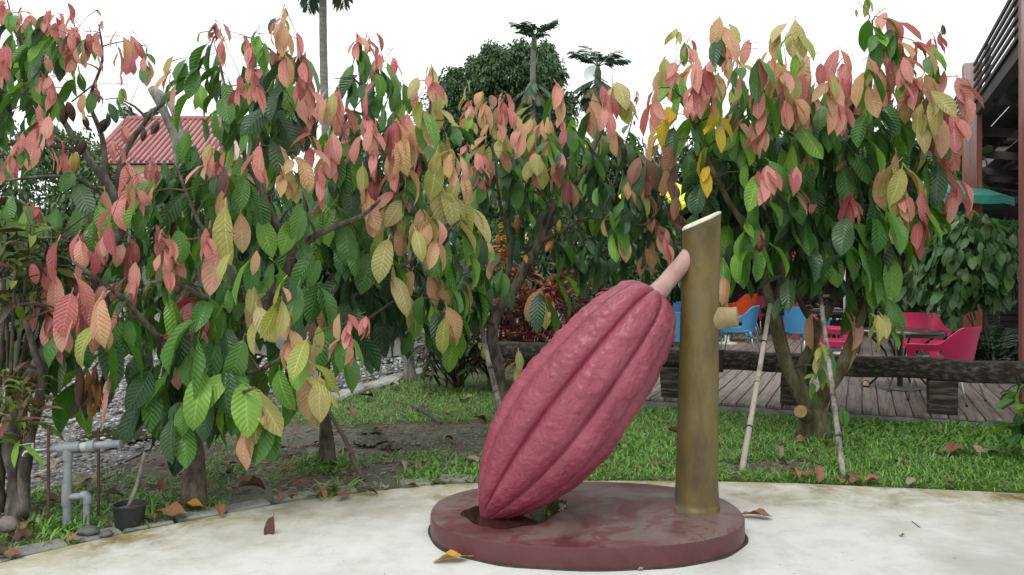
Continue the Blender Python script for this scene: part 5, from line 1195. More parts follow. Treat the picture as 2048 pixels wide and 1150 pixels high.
for i in range(5):
    f = MB(); wx = ex0.x + .95 + i * 1.05; f.box((wx, ex0.y + .37, ex0.z - .95), (.8, .08, 1.1)); fo = f.build('window', simple('white_frame', (.6, .62, .62), None, .5), hs, hs.location)
    g = MB(); g.box((wx, ex0.y + .32, ex0.z - .95), (.62, .03, .92)); g.build('pane', WIN, fo, hs.location)

# mast with dish far behind
mast = empty('antenna_mast', P(1200, 560, 60)); mast.location.z = 0; tag(mast, 'thin antenna mast with a round white dish beside the shaggy palm', 'mast')
STEEL = simple('grey_steel', (.36, .37, .37), (.48, .49, .49), .5, 8)
mb = MB(); b0 = mast.location
for x in (-.35, .35):
    a = P(1216, 150, 60); mb.tube([(a.x + x, a.y, 0), (a.x + x, a.y, a.z)], .04, 6)
for i in range(24):
    z0 = 6 + i * .42; a = P(1216, 150, 60); mb.tube([(a.x - .35, a.y, z0), (a.x + .35, a.y, z0 + .4)], .025, 4)
mb.build('tower', STEEL, mast, mast.location)
c = P(1185, 148, 59.5); mb = MB(); ax = Vector((-.25, -1, .15)).normalized(); mb.lathe(c, [(.02, .22), (.35, .16), (.6, .04), (.66, 0), (.66, -.03), (.58, .0), (.3, .11), (.02, .18)], 28, axis=-ax); shade_auto(mb.build('dish', simple('dish_white', (.55, .57, .58), (.62, .64, .64), .5, 5), mast, mast.location))
mb = MB(); mb.tube([c, P(1216, 165, 60)], .05, 6); mb.build('dish_arm', STEEL, mast, mast.location)
# ================================================================== CAFE FURNITURE
def plastic(name, c): return simple(name, tuple(k * .92 for k in c), tuple(min(1, k * 1.05) for k in c), .36, 5, spec=.5)
PLA = {'pink': plastic('pink_plastic', (.60, .035, .13)), 'blue': plastic('blue_plastic', (.085, .33, .62)), 'orange': plastic('orange_plastic', (.70, .085, .02))}
ALU = simple('brushed_aluminium', (.55, .56, .57), (.66, .67, .68), .35, 20, (1, 1, .2), metal=.9)
BLKM = simple('black_metal', (.018, .022, .022), (.03, .035, .035), .5, 10); GLASS = simple('smoked_tabletop', (.05, .045, .045), (.10, .08, .075), .15, 3, spec=.6)
def chair_meshes(color):
    m = PLA[color]; NTt, NS = 40, 10
    bm = bmesh.new(); grid = []
    for i in range(NTt + 1):
        t = i / NTt * 2 - 1; at = abs(t); phi = t * math.radians(128)
        x = .27 * math.copysign(abs(math.sin(min(abs(phi), PI / 2))) ** .75, t) ; y = -.24 * math.cos(phi) if at < .7 else -.24 * math.cos(phi)
        if abs(phi) > PI / 2: x = math.copysign(.27, t); y = .26 * math.sin(abs(phi) - PI / 2) / math.sin(math.radians(38)) * 1.0
        sm = min(1, max(0, (at - .30) / .34)); sm = sm * sm * (3 - 2 * sm); top = .84 - .19 * sm - .015 * max(0, (at - .7) / .3)
        row = []
        for k in range(NS + 1):
            s = k / NS; z = .40 + (top - .40) * s; fl = 1 + .16 * s ** 1.5; back = -.07 * s * (1 - sm)
            row.append(bm.verts.new((x * fl, y * (1 + .05 * s) + back, z)))
        grid.append(row)
    for i in range(NTt):
        tm = abs((i + .5) / NTt * 2 - 1)
        for k in range(NS):
            s = (k + .5) / NS
            if .56 < tm < .88 and .30 < s < .74: continue
            bm.faces.new((grid[i][k], grid[i + 1][k], grid[i + 1][k + 1], grid[i][k + 1]))
    bm.normal_update()
    bmesh.ops.solidify(bm, geom=list(bm.faces), thickness=.016)
    bmesh.ops.recalc_face_normals(bm, faces=bm.faces)
    shell = bpy.data.meshes.new('chair_shell'); bm.to_mesh(shell); bm.free(); shell.materials.append(m)
    shell.polygons.foreach_set('use_smooth', [True] * len(shell.polygons)); shell.set_sharp_from_angle(angle=math.radians(50))
    # rolled top rim
    rim = MB(); pts = []
    seat = MB(); n = 28
    for z, k in ((.40, .94), (.415, 1.0), (.435, 1.0), (.442, .95), (.432, .4)):
        for j in range(n):
            x, y = sup(2 * PI * j / n, .262 * k, .245 * k, 3.2); seat.v.append(Vector((x, y + .015, z - (.012 if k == .4 else 0))))
    for r in range(4):
        for j in range(n): q = (j + 1) % n; seat.f.append((r * n + j, r * n + q, r * n + n + q, r * n + n + j)); seat.m.append(0)
    seat.f += [tuple(range(n - 1, -1, -1)), tuple(4 * n + j for j in range(n))]; seat.m += [0, 0]
    so = seat.build('s', m, smooth=True); sm_ = so.data; bpy.data.objects.remove(so)
    legs = []
    for sx in (-1, 1):
        for sy in (-1, 1):
            lg = MB(); a = Vector((sx * .215, sy * .2, .41)); b = Vector((sx * .255, sy * .275 - (.03 if sy < 0 else 0), 0)); lg.tube([a, b], [.0125, .0115], 10); lg.cur = 1; lg.tube([b + Vector((0, 0, .001)), b + Vector((0, 0, .022))], .0135, 10); lg.cur = 2; lg.tube([a + Vector((0, 0, .005)), a.lerp(b, .28)], [.03, .016], 10)
            lo = lg.build('s', [ALU, BLACK, m], smooth=True); legs.append(lo.data); bpy.data.objects.remove(lo)
    return shell, sm_, legs
CH_M = {k: chair_meshes(k) for k in PLA}
def chair(label, color, px, d, face, z=DECK_Z, py=None):
    c = Vector(((px - 1024) / F * d, d, z)); root = empty('tub_chair', c, math.atan2(face[1], face[0]) - PI / 2); tag(root, label, 'chair', 'plastic tub chairs'); root.scale = (1.1, 1.1, 1.03)
    sh, se, lg = CH_M[color]
    link(bpy.data.objects.new('backrest', sh), root); link(bpy.data.objects.new('seat', se), root)
    for l in lg: link(bpy.data.objects.new('leg', l), root)
    return root
chair('pink plastic tub chair nearest the timber beam, turned away at right', 'pink', 1890, 9.55, (-.66, .75))
chair('pink plastic tub chair on the far side of the round table', 'pink', 1842, 12.0, (-.25, -.97))
chair('pink plastic tub chair between the two bamboo props facing the round table', 'pink', 1662, 12.0, (.95, -.25))
chair('blue plastic tub chair with its back towards the forked cacao trunk', 'blue', 1606, 14.3, (.85, .5))
chair('blue plastic tub chair right of the olive post branch stub', 'blue', 1478, 14.6, (-.9, .4))
chair('orange plastic tub chair behind the blue one beside the olive post', 'orange', 1478, 17.2, (-.75, .66))
chair('orange plastic tub chair stacked on top of the other orange chair', 'orange', 1478, 17.2, (-.75, .66), z=DECK_Z + .13)
chair('pink plastic tub chair far back left of the forked trunk', 'pink', 1527, 19.5, (.3, -.95), z=.1)
chair('blue plastic tub chair showing between pod and olive post', 'blue', 1345, 12.8, (.45, .9))
chair('blue plastic tub chair farther back behind the pod and post gap', 'blue', 1352, 16.0, (.3, -.95))
chair('small looking blue tub chair beside the dark planter box', 'blue', 1800, 15.0, (-.8, -.6))

def table(label, px, d, r, z=DECK_Z, group='round cafe tables'):
    c = Vector(((px - 1024) / F * d, d, z)); root = empty('round_table', c); tag(root, label, 'table', group)
    mb = MB(); mb.lathe((0, 0, .715), [(r - .01, 0), (r, .004), (r, .024), (r - .008, .03)], 40); shade_auto(mb.build('table_top', GLASS, root))
    mb = MB(); mb.lathe((0, 0, .68), [(r - .03, 0), (r - .005, .0), (r - .005, .03), (r - .03, .033)], 40); shade_auto(mb.build('rim', BLKM, root))
    mb = MB(); mb.lathe((0, 0, 0), [(.24, 0), (.25, .006), (.25, .016), (.2, .022), (.05, .03)], 32); shade_auto(mb.build('base_disc', simple('cast_base', (.10, .11, .10), (.20, .21, .19), .6, 30), root))
    mb = MB(); mb.tube([(0, 0, .02), (0, 0, .7)], .035, 12); mb.build('column', BLKM, root)
    for k in range(4):
        a = PI / 4 + k * PI / 2; q = Vector((math.cos(a), math.sin(a), 0)); mb = MB(); mb.tube([p for p, _ in catmull([(q * (r - .1) + Vector((0, 0, .69)), 0), (q * .18 + Vector((0, 0, .45)), 0), (q * .18 + Vector((0, 0, .25)), 0), (q * (r - .12), 0)], .08)], .014, 8); mb.build('leg', BLKM, root)
    return root
table('round smoked table with black legs between the pink chairs', 1800, 10.5, .52)
table('round dark table behind the right bamboo prop', 1668, 15.5, .45)
table('round dark table behind the olive post among blue chairs', 1390, 14.3, .42)

def parasol(label, px, apex_py, edge_py, d, r, mat, pole_px=None, z0=.1, sides=8):
    ap, ed = P(px, apex_py, d), P(px, edge_py, d); root = empty('parasol', (ap.x, ap.y, z0)); tag(root, label, 'parasol', 'cafe parasols')
    mb = MB(); n = sides; H = ap.z - ed.z
    for rr, zz in ((.02, 0), (.5, -H * .46), (1, -H)):
        for k in range(n * 4):
            a = 2 * PI * k / (n * 4) + .2; f = 1 - .05 * rr * (1 - abs(math.cos(a * n / 2 - .1 * n))) ; mb.v.append(ap + Vector((rr * r * f * math.cos(a), rr * r * f * math.sin(a), zz + (.03 * rr * (1 - abs(math.cos((a - .2) * n / 2)))))))
    m_ = n * 4
    for k in range(m_): mb.v.append(mb.v[2 * m_ + k] - Vector((0, 0, .13)))
    for i in range(3):
        for k in range(m_): j = (k + 1) % m_; mb.f.append((i * m_ + k, i * m_ + j, i * m_ + m_ + j, i * m_ + m_ + k)); mb.m.append(0)
    mb.f.append(tuple(range(m_))); mb.m.append(0)
    mb.build('canopy', mat, root, root.location)
    mb = MB(); mb.tube([(ap.x, ap.y, z0), ap + Vector((0, 0, .06))], .025, 10); mb.build('pole', simple('pole_white', (.55, .55, .54), (.66, .66, .65), .5, 8), root, root.location, True)
    mb = MB(); mb.lathe((ap.x, ap.y, z0), [(.26, 0), (.26, .06), (.06, .09), (.04, .3)], 20); mb.build('base', GREYC, root, root.location, True)
    for k in range(n):
        a = 2 * PI * k / n + .2; q = Vector((math.cos(a), math.sin(a), 0)); mb = MB(); mb.tube([ap - Vector((0, 0, .05)), ap + q * r * .97 + Vector((0, 0, -H - .03))], .012, 5); mb.build('rib', BLKM, root, root.location)
def canvas(name, c0, c1): return simple(name, c0, c1, .8, 4, bscale=120, bstr=.15)
parasol('teal green parasol half hidden by leaves beside the tall red post', 1878, 352, 402, 13.8, 1.08, canvas('teal_canvas', (.03, .22, .19), (.05, .28, .24)))
parasol('bright yellow parasol glowing through the leaves left of the olive post', 1318, 352, 418, 18.5, 1.5, canvas('yellow_canvas', (.72, .58, .04), (.80, .66, .08)))
parasol('red parasol edge showing behind the cut top of the olive post', 1400, 418, 452, 20.5, 1.6, canvas('red_canvas', (.50, .04, .05), (.60, .06, .08)))
def pole(label, px, d, h, r=.02):
    c = Vector(((px - 1024) / F * d, d, .1)); mb = MB(); mb.tube([c, c + Vector((0, 0, h))], r, 10); mb.lathe(c, [(.2, 0), (.2, .05), (.05, .07), (.04, .2)], 16); tag(mb.build('parasol_pole', simple('pole_ivory', (.5, .5, .47), (.62, .62, .58), .5, 8), origin=c, smooth=True), label, 'pole')
pole('slim white pole just right of the olive post', 1454, 16.5, 2.3); pole('slim white pole behind the forked cacao tree', 1689, 14.5, 2.2)

CANE = simple('pale_cane', (.34, .28, .19), (.46, .39, .28), .6, 14)
def cane_chair(label, px, d, rz):
    c = Vector(((px - 1024) / F * d, d, .1)); root = empty('slatted_chair', c, rz); tag(root, label, 'chair', 'pale slatted chairs')
    for sx in (-1, 1):
        mb = MB(); mb.tube([(sx * .24, -.24, 0), (sx * .24, -.26, .45), (sx * .23, -.33, .95)], .016, 8); mb.build('back_leg', BLKM, root); mb = MB(); mb.tube([(sx * .24, .24, 0), (sx * .24, .24, .45)], .016, 8); mb.build('front_leg', BLKM, root)
        mb = MB(); mb.tube([(sx * .25, -.28, .66), (sx * .27, .1, .67), (sx * .26, .24, .62)], .018, 8); mb.build('armrest', CANE, root)
    for i in range(6): mb = MB(); mb.box((0, -.21 + i * .085, .455), (.48, .07, .02), bev=.004); mb.build('seat_slat', CANE, root)
    for i in range(5): mb = MB(); mb.box((0, -.265 - .014 * i, .55 + i * .085), (.46, .016, .06), bev=.004); mb.build('back_slat', CANE, root)
cane_chair('pale slatted chair deep in shade left of the forked stem', 1638, 19.0, 2.6); cane_chair('pale slatted chair beyond the dark planter box', 1797, 19.5, 2.9); cane_chair('pale slatted chair in the shade between two stems', 1660, 17.6, -2.2)
# dark planter box, shoe
c = G(1830, 662, .1); mb = MB(); R = RZ
mb.box((c.x, c.y, .45), (.95, .5, .7), R, .02); root = empty('planter_box', (c.x, c.y, .1)); tag(root, 'dark planter box by the blue chair and slim red post', 'planter'); mb.build('box', OLDW, root, root.location)
mb = MB(); mb.box((c.x, c.y, .815), (1.0, .56, .035), R, .01); mb.build('rim', OLDW, root, root.location)
c = G(1731, 772, DECK_Z); root = empty('sandal_foot', c, -1.9); tag(root, 'bare foot in a dark sandal under the round table', 'foot')
mb = MB(); pts = [(-.09, 0, .05), (-.06, 0, .045), (0, 0, .04), (.06, 0, .03), (.1, 0, .022), (.115, 0, .02)]; mb.tube(pts, [.022, .034, .036, .038, .03, .012], 12)
for v in mb.v: v.z = max(.02, v.z)
mb.build('foot', simple('skin', (.42, .25, .18), (.50, .31, .23), .5, 10), root, smooth=True)
for k, (yy, ln) in enumerate(((-.028, .03), (-.012, .028), (.003, .026), (.017, .022), (.029, .018))):
    mb = MB(); mb.tube([(.085, yy, .028), (.1 + ln * .5, yy, .028), (.105 + ln, yy, .022)], [.010, .009, .005], 8); mb.build('toe', simple('skin_toe', (.42, .25, .18), (.5, .31, .23), .5, 10), root, smooth=True)
mb = MB(); mb.box((.01, 0, .01), (.25, .085, .018), bev=.006); mb.build('sole', BLACK, root); mb = MB(); mb.tube([(.03, -.042, .02), (.03, -.03, .06), (.03, 0, .078), (.03, .03, .06), (.03, .042, .02)], .007, 6); mb.build('strap', BLACK, root)
# ================================================================== SMALL NEAR THINGS
def prop(label, a, b, r, mat, nodes=6, name='bamboo_prop', group='bamboo props'):
    base = Vector((b.x, b.y, min(b.z, 0))); root = empty(name, base); tag(root, label, 'stake', group)
    mb = MB(); n = 30; pts, rad = [], []
    for i in range(n + 1):
        t = i / n; p = b.lerp(a, t); p += Vector((mnoise.noise(Vector((t * 2, a.x, 0))), mnoise.noise(Vector((t * 2, 0, a.x))), 0)) * .014
        k = (t * nodes) % 1.0; rr = r * (1 - .18 * t) * (1 + (.16 if min(k, 1 - k) < .04 * nodes / 6 else 0)); pts.append(p); rad.append(rr)
    mb.tube(pts, rad, 10); mb.build('cane', mat, root, root.location, True)
    for k in range(1, nodes):
        p = b.lerp(a, k / nodes); d = (a - b).normalized(); mb = MB(); mb.tube([p - d * .006, p + d * .006], r * 1.12, 10); mb.build('node_ring', BLACK if k % 2 else STICK_BROWN, root, root.location)
    return root
prop('pale bamboo prop leaning on the left limb of the forked tree', P(1540, 610, gR - .15), G(1482, 942) - Vector((0, 0, .04)), .026, STICK_PALE, 4)
prop('cracked grey bamboo prop leaning on the right limb of the forked tree', P(1640, 580, gR - .1), G(1688, 955) - Vector((0, 0, .04)), .024, STICK_GREY, 5)
prop('white bamboo prop against the cacao trunk left of the pod', P(962, 645, gD - .1), G(1012, 872) - Vector((0, 0, .04)), .03, STICK_GREY, 5)
prop('thin brown stick leaning on the cacao tree with yellow leaves', P(656, 815, gB - .05), G(728, 952) - Vector((0, 0, .03)), .019, STICK_BROWN, 3, 'leaning_stick', None)
# black binding where the props meet the tree
for nm, lb, x, y in (('strap', 'black strap tying the left bamboo prop to its limb', 1545, 625), ('strap', 'black strap tying the right bamboo prop to the trunk', 1645, 610)):
    c = P(x, y, gR - .08); mb = MB(); mb.tube([c + Vector((.1 * math.cos(a), .1 * math.sin(a), .02 * math.sin(3 * a))) for a in np.linspace(0, 2 * PI, 24)], .012, 6); mb.tube([c + Vector((.1 * math.cos(a), .1 * math.sin(a), .035 + .02 * math.sin(2 * a))) for a in np.linspace(0, 2 * PI, 24)], .012, 6); tag(mb.build(nm, BLACK, origin=c), lb, 'strap', 'tree straps')

# standpipe of grey plastic with a chrome tap
PVC = simple('grey_pvc', (.19, .21, .225), (.27, .295, .31), .45, 10, bscale=60, bstr=.15); CHROME = simple('chrome', (.6, .61, .62), (.72, .73, .74), .2, 10, metal=1.0)
b0 = G(134, 1050); d0 = b0.y
tp = empty('standpipe', b0); tag(tp, 'grey plastic water standpipe with a chrome tap at left', 'pipe')
def q_(px, py, dd=0.0): return P(px, py, d0 + dd)
def pipe(name, pts, r, mat=PVC, parent=tp): mb = MB(); mb.tube(pts, r, 14); return shade_auto(mb.build(name, mat, parent, tp.location))
R0 = 8 * d0 / F
pipe('riser', [q_(134, 1060), q_(136, 900)], R0); pipe('cross_pipe', [q_(96, 898), q_(242, 887)], R0 * .95)
for a, b2, k in (((133, 1010), (134, 968), 1.22), ((135, 920), (136, 893), 1.22), ((118, 897), (160, 893), 1.25)): pipe('coupling', [q_(*a), q_(*b2)], R0 * k)
pipe('union_nut', [q_(176, 893), q_(191, 891)], R0 * 1.5); pipe('union_collar', [q_(164, 894), q_(176, 893)], R0 * 1.2, simple('pale_pvc', (.34, .36, .36), (.42, .44, .44), .5, 10))
pipe('return_pipe', [q_(138, 994), q_(172, 991), q_(174, 994), q_(173, 1060)], R0 * .82); pipe('elbow', [q_(164, 991), q_(171, 990), q_(175, 995), q_(175, 1006)], R0 * 1.1)
tap = pipe('tap', [q_(98, 898), q_(78, 900), q_(62, 901), q_(52, 904), q_(48, 912)], R0 * .55, CHROME); pipe('tap_stem', [q_(64, 900), q_(66, 885)], R0 * .45, CHROME, tap); pipe('tap_handle', [q_(34, 891), q_(68, 886)], R0 * .3, CHROME, tap)
RUST = simple('rusty_steel', (.06, .035, .028), (.12, .07, .055), .8, 20, bscale=80)
for lb, x, y0, y1 in (('rusty steel rod standing left of the standpipe', 97, 850, 1052), ('rusty steel rod standing right of the standpipe', 197, 856, 1034)):
    a = G(x, y1); mb = MB(); mb.tube([a - Vector((0, 0, .05)), P(x, y0, a.y)], .010, 8); tag(mb.build('steel_rod', RUST, origin=a), lb, 'rod', 'steel rods')

# black nursery pot with a dead stick
pc = G(259, 1052); s = pc.y / F
pt = empty('nursery_pot', pc); tag(pt, 'black plastic nursery pot holding a dead stick', 'pot')
mb = MB(); mb.lathe(pc, [(24 * s, -.02), (27 * s, 8 * s), (31 * s, 40 * s), (33 * s, 41 * s), (33 * s, 45 * s), (30 * s, 45 * s), (28 * s, 36 * s)], 28); shade_auto(mb.build('pot', simple('black_pot', (.012, .016, .017), (.03, .036, .036), .5, 8), pt, pc))
mb = MB(); mb.lathe(pc + Vector((0, 0, 35 * s)), [(28 * s, 0), (15 * s, 3 * s), (.005, 5 * s)], 20); mb.build('potting_soil', SOIL, pt, pc)
mb = MB(); st_ = [pc + Vector((-.01, 0, 36 * s)), P(262, 1000, pc.y), P(275, 965, pc.y + .03), P(290, 905, pc.y + .05)]; mb.tube([p for p, _ in catmull([(p, 0) for p in st_], .04)], .012, 8, wob=.3); mb.build('dead_stem', BARK_GREY, pt, pc, True)

# stones
def rock(label, px, py, w, h, mat):
    c = G(px, py); s = c.y / F; bm = bmesh.new(); bmesh.ops.create_icosphere(bm, subdivisions=3, radius=1)
    for v in bm.verts: k = 1 + .22 * mnoise.noise(v.co * 1.6 + Vector((px, 0, 0))) + .05 * mnoise.noise(v.co * 6); v.co = Vector((v.co.x * w * s / 2 * k, v.co.y * w * s * .4 * k, v.co.z * h * s / 2 * k))
    me = bpy.data.meshes.new('stone'); bm.to_mesh(me); bm.free(); me.materials.append(mat); me.polygons.foreach_set('use_smooth', [True] * len(me.polygons))
    o = link(bpy.data.objects.new('stone', me)); o.location = c + Vector((0, 0, h * s * .38)); tag(o, label, 'stone', 'loose stones by the edging')
RK = simple('dark_rock', (.06, .062, .06), (.12, .125, .12), .75, 12, bscale=40, bstr=.5); RK2 = simple('brown_rock', (.13, .11, .09), (.22, .19, .17), .8, 12, bscale=40, bstr=.5)
rock('oval dark stone at the foot of the standpipe', 176, 1070, 44, 20, RK); rock('small black stone beside the nursery pot', 213, 1073, 28, 14, RK); rock('rough brown stone at the lower left edge', 16, 1062, 44, 34, RK2); rock('small tan stone by the standpipe elbow', 183, 985, 16, 14, RK2)

# fallen leaves: curled dry blades lying on the ground
DRY = []
for i, (w, bn, cp, wv, tw) in enumerate([(.4, .6, .5, .06, .4), (.45, .4, -.5, .08, -.3), (.35, 1.0, .9, .06, .6), (.42, .25, .4, .08, .2), (.5, -.5, .6, .08, -.4)]):
    DRY.append(leaf_shape(W=w, nseg=7, ncol=4, bend=bn, cup=cp, wave=wv, ph=i, twist=tw, petiole=.14))
DRYM = {}
def dry_leaf(px, py, ln, mi, label, z=None, group='fallen leaves', name='fallen_leaf', si=None, rz=None, tilt=0.0, zz=0.0):
    si = random.randrange(5) if si is None else si
    if (si, mi) not in DRYM:
        vs, fs, uv = DRY[si]; zm = min(v[2] for v in vs); cyy = sum(v[1] for v in vs) / len(vs)
        me = bpy.data.meshes.new('fallen_leaf'); me.from_pydata([(v[0], v[1] - cyy, v[2] - zm) for v in vs], [], fs); me.materials.append(BROWN[mi]); me.polygons.foreach_set('use_smooth', [True] * len(me.polygons)); me.update(); DRYM[(si, mi)] = me
    o = link(bpy.data.objects.new(name, DRYM[(si, mi)])); c = G(px, py); k = ln * c.y / F
    o.location = c + Vector((0, 0, (.004 if py > 990 or z is not None else -.012) + zz)); o.scale = (k, k, k); o.rotation_euler = (tilt + random.gauss(0, .12), random.gauss(0, .15), random.uniform(0, 6.3) if rz is None else rz)
    return tag(o, label, 'leaf', group)
dry_leaf(907, 1124, 84, 3, 'orange brown dry leaf lying beside the front left of the plinth', 0, si=3, rz=1.75)
dry_leaf(1508, 1036, 72, 1, 'rust brown dry leaf sticking out behind the right end of the plinth', 0, si=3, rz=-1.9)
dry_leaf(546, 1064, 56, 4, 'dark brown curled leaf standing alone on the pale concrete at left', 0, si=0, rz=2.9, tilt=-1.1, zz=.02)
dry_leaf(1803, 1073, 16, 1, 'tiny brown scrap of leaf alone on the right concrete', 0)
dry_leaf(1280, 1141, 16, 2, 'tiny grey leaf scrap in front of the plinth', 0)
dry_leaf(20, 1118, 70, 1, 'reddish leaf on the concrete rim at the lower left corner', 0, si=3, rz=1.6)
dry_leaf(385, 1026, 66, 3, 'yellow orange dry leaf at the foot of the low hanging cacao tree', si=3, rz=1.5, zz=.03)
dry_leaf(345, 1040, 90, 1, 'long rusty leaf lying on the edging right of the nursery pot', si=3, rz=1.4, zz=.02)
dry_leaf(1440, 893, 26, 1, 'orange curled leaf on the lawn right of the olive post', zz=.04)
dry_leaf(1562, 937, 42, 2, 'pale ribbed dry leaf on the bare patch between the bamboo props', zz=.03)
dry_leaf(1240, 900, 34, 2, 'pale dry leaf on the lawn under the belly of the pod', zz=.04)
dry_leaf(168, 972, 60, 2, 'large pale pink dry leaf behind the standpipe', zz=.03)
LFT = [(575, 942, 44), (505, 998, 60), (468, 936, 40), (455, 950, 34), (602, 902, 34), (800, 937, 44), (850, 930, 30), (690, 999, 50), (640, 1001, 40), (772, 978, 34), (945, 925, 50), (930, 802, 36), (730, 800, 44), (790, 776, 36), (896, 832, 30), (845, 822, 30), (702, 836, 34), (650, 884, 40), (560, 908, 40), (300, 1046, 44), (440, 1032, 46), (560, 1002, 34), (610, 968, 36), (705, 955, 30), (500, 965, 44), (735, 990, 44), (820, 975, 40), (870, 968, 34), (540, 860, 36), (470, 870, 34), (330, 980, 40), (225, 1000, 40), (100, 1010, 40), (60, 1060, 44), (40, 1085, 40), (150, 1085, 30), (420, 975, 34), (760, 860, 26), (900, 880, 30), (860, 790, 26), (960, 850, 30), (660, 990, 40), (590, 1010, 40), (690, 905, 30), (780, 905, 28), (270, 985, 36), (120, 940, 44), (20, 985, 50), (70, 960, 40)]
RGT = [(1635, 963, 44), (1612, 955, 36), (1712, 964, 40), (1742, 968, 40), (1700, 958, 26), (1802, 930, 26), (1985, 912, 44), (1962, 906, 34), (1905, 908, 44), (1600, 886, 44), (1560, 915, 30), (1350, 870, 28), (1320, 935, 30), (1470, 960, 30), (1820, 972, 26), (1900, 968, 26), (1540, 950, 30), (1650, 900, 26), (1590, 960, 34), (1680, 968, 34)]
LM_ = {'the standpipe': (134, 1050), 'the black nursery pot': (259, 1050), 'the low hanging cacao trunk': (392, 1012), 'the leaning brown stick': (728, 950), 'the muddy puddle': (742, 880), 'the dark wet stick': (850, 835), 'the pale road kerb': (740, 770),
 'the plinth on its left': (880, 975), 'the thin propped trunk': (652, 925), 'the lower left corner': (0, 1090), 'the left bamboo prop': (1482, 942), 'the right bamboo prop': (1688, 955), 'the right picture edge': (2040, 930), 'the forked trunk': (1625, 868), 'the olive post': (1394, 1000)}
ORD = ['nearest', 'second nearest', 'third nearest', 'fourth nearest', 'fifth nearest', 'sixth nearest', 'seventh nearest', 'eighth nearest', 'ninth nearest', 'tenth nearest', 'eleventh nearest', 'twelfth nearest']
byl = {}
for i, (x, y, l) in enumerate(LFT + RGT):
    nm = min(LM_, key=lambda q: (LM_[q][0] - x) ** 2 + (2 * (LM_[q][1] - y)) ** 2); byl.setdefault(nm, []).append(((LM_[nm][0] - x) ** 2 + (2 * (LM_[nm][1] - y)) ** 2, x, y, l, i < len(LFT)))
for nm, ls in byl.items():
    for k, (_, x, y, l, left) in enumerate(sorted(ls)):
        mi = random.choice((0, 0, 1, 2, 4)) if left else random.choice((0, 1, 1, 2))
        dry_leaf(x, y, l * random.uniform(1.0, 1.35), mi, '%s curled dry leaf %s to %s' % (('brown', 'rusty', 'greyish', 'ochre', 'dark')[mi], ORD[k], nm), group='dry leaves on the ground', zz=.015 if left else .03)
# dark stick and small twigs on the ground
a, b2 = G(822, 816), G(882, 852); mb = MB(); mb.tube([p + Vector((0, 0, .03)) for p, _ in catmull([(a, 0), (a.lerp(b2, .4) + Vector((.03, 0, 0)), 0), (b2, 0)], .06)], .016, 8, wob=.2); tag(mb.build('fallen_stick', simple('wet_stick', (.03, .03, .03), (.07, .068, .065), .5, 12), origin=a), 'dark wet stick lying in the grass left of the pod', 'stick')
a, b2 = G(1824, 1044), G(1840, 1056); mb = MB(); mb.tube([a + Vector((0, 0, .004)), b2 + Vector((0, 0, .004))], .003, 5); tag(mb.build('fallen_twig', STICK_BROWN, origin=a), 'tiny dark twig on the right concrete', 'twig')

# ================================================================== GRASS
GR = [leaf_mat('grass_blade', [(.11, .26, .04), (.17, .36, .06), (.08, .20, .03), (.24, .40, .10)], veins=0, trans=.25, rough=.4), leaf_mat('dry_grass_blade', [(.22, .18, .09), (.16, .15, .06)], veins=0, trans=.2, rough=.6)]
BLADE = leaf_shape(W=.13, nseg=3, ncol=1, bend=1.1, cup=0, petiole=0, wave=0, widest=.4)
T, M, I = [], [], []
bare = [(G(1545, 930), .42, .26), (G(1900, 910), .3, .12), (G(1625, 872), .22, .2)]
def put(x, y, h, lean=.5):
    phi = random.uniform(0, 2 * PI); o = Vector((math.cos(phi), math.sin(phi), 0)); el = random.gauss(1.0, .3)
    dr = o * math.cos(el) + Vector((0, 0, math.sin(el)))
    T.append((x, y, -.02)); M.append(np.array(leaf_matrix(dr, Vector((0, 0, 1)) * math.cos(el) - o * math.sin(el) + o * .001, h, random.gauss(0, .3)))); I.append(1 if random.random() < .06 else 0)
tries = 0
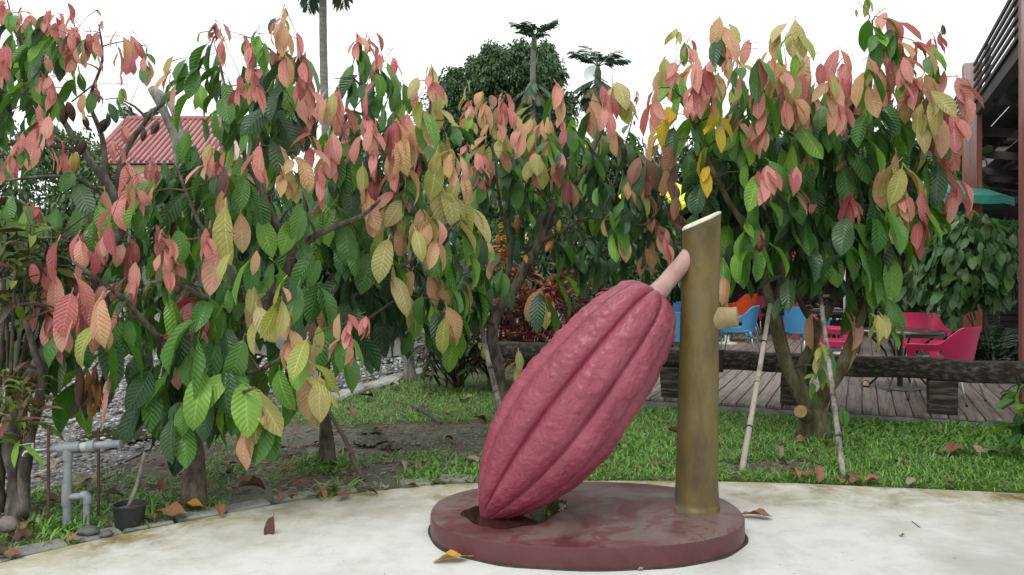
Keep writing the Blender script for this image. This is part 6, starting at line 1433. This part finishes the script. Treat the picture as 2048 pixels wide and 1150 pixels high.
while tries < 370000:
    tries += 1
    y = 4.2 + 8.6 * random.random(); x = random.uniform(-.72, .88) * y
    if y < edge_y(x) + .02 or in_deck(x, y, .0): continue
    if in_road(x, y) and not (x > road_x(y) - .25 and random.random() < .2): continue
    nz = mnoise.fractal(Vector((x * .9, y * .9, 2.0)), 1.0, 2.0, 3); nf = mnoise.noise(Vector((x * 3.3, y * 3.3, 5.0)))
    if x > .25 - .0 * y:
        p = .80 + .3 * nf
        for c, rx, ry in bare:
            if ((x - c.x) / rx) ** 2 + ((y - c.y) / ry) ** 2 < 1 + .5 * nf: p = .08
        h = random.uniform(.04, .10) * (1 + .8 * max(0, x - 2.9) * max(0, (y - 6.4)) * .25)
    else:
        p = max(0, (.10 if y < 6.3 else -.05) + .75 * nz + .55 * nf)
        if x < -.3 and y < edge_y(x) + .20: p *= .12
        if y > 8.9: p = max(p, .6 + .4 * nf)
        if x > -.9 and 6.3 < y < 7.3: p = max(p, .5 + .4 * nf)
        if x < -2.0 and y < 6.5: p = max(p, .10 + .5 * nf)
        for c, rx, ry in PUD:
            if ((x - c.x) / rx) ** 2 + ((y - c.y) / ry) ** 2 < 2.2: p *= .12
        h = random.uniform(.035, .09)
        if y > 10.6: p *= .7
    if random.random() < p: put(x, y, h)
# tufts round trunks, posts and edging
for px, py, r, n, hh in [(392, 1012, .2, 120, .13), (652, 925, .25, 260, .14), (655, 990, .12, 60, .2), (60, 1060, .3, 70, .15), (135, 1052, .25, 60, .13), (300, 1000, .4, 160, .10), (880, 965, .2, 120, .12), (900, 950, .35, 320, .13), (700, 985, .2, 60, .14), (1900, 850, .6, 420, .17), (2000, 870, .5, 420, .2), (1990, 850, .4, 260, .22), (1626, 872, .22, 90, .08), (290, 1058, .15, 60, .1), (440, 945, .3, 160, .12), (235, 960, .4, 150, .11), (1290, 800, .3, 150, .1)]:
    c = G(px, py)
    for q in range(n):
        x, y = c.x + random.gauss(0, r * .5), c.y + random.gauss(0, r * .5)
        if y > edge_y(x) + .01 and not in_deck(x, y, -.05): put(x, y, random.uniform(.5, 1.1) * hh)
grass = batch('lawn_grass', BLADE, np.array(M), np.array(T), I, GR); tag(grass, 'short broad bladed grass of the lawn and tufts between the trees', 'grass', kind='stuff')
# crumbs of soil, bark and leaf litter
T, M = [], []
while len(T) < 2600:
    y = 4.4 + 6 * random.random(); x = random.uniform(-.68, .1) * y
    if y < edge_y(x) + .05 or in_road(x, y): continue
    s = random.uniform(.005, .016); T.append((x, y, -.012)); M.append(np.array(Matrix.Rotation(random.uniform(0, 6), 3, 'Z') @ Matrix.Diagonal((s * random.uniform(1, 2.6), s, s * .6))))
o = batch('litter', ICO, np.array(M), np.array(T), RNG.integers(0, 3, len(T)), [BROWN[0], BROWN[2], PEB[0]]); tag(o, 'crumbs of bark, soil and small pebbles on the damp soil', 'litter', kind='stuff')
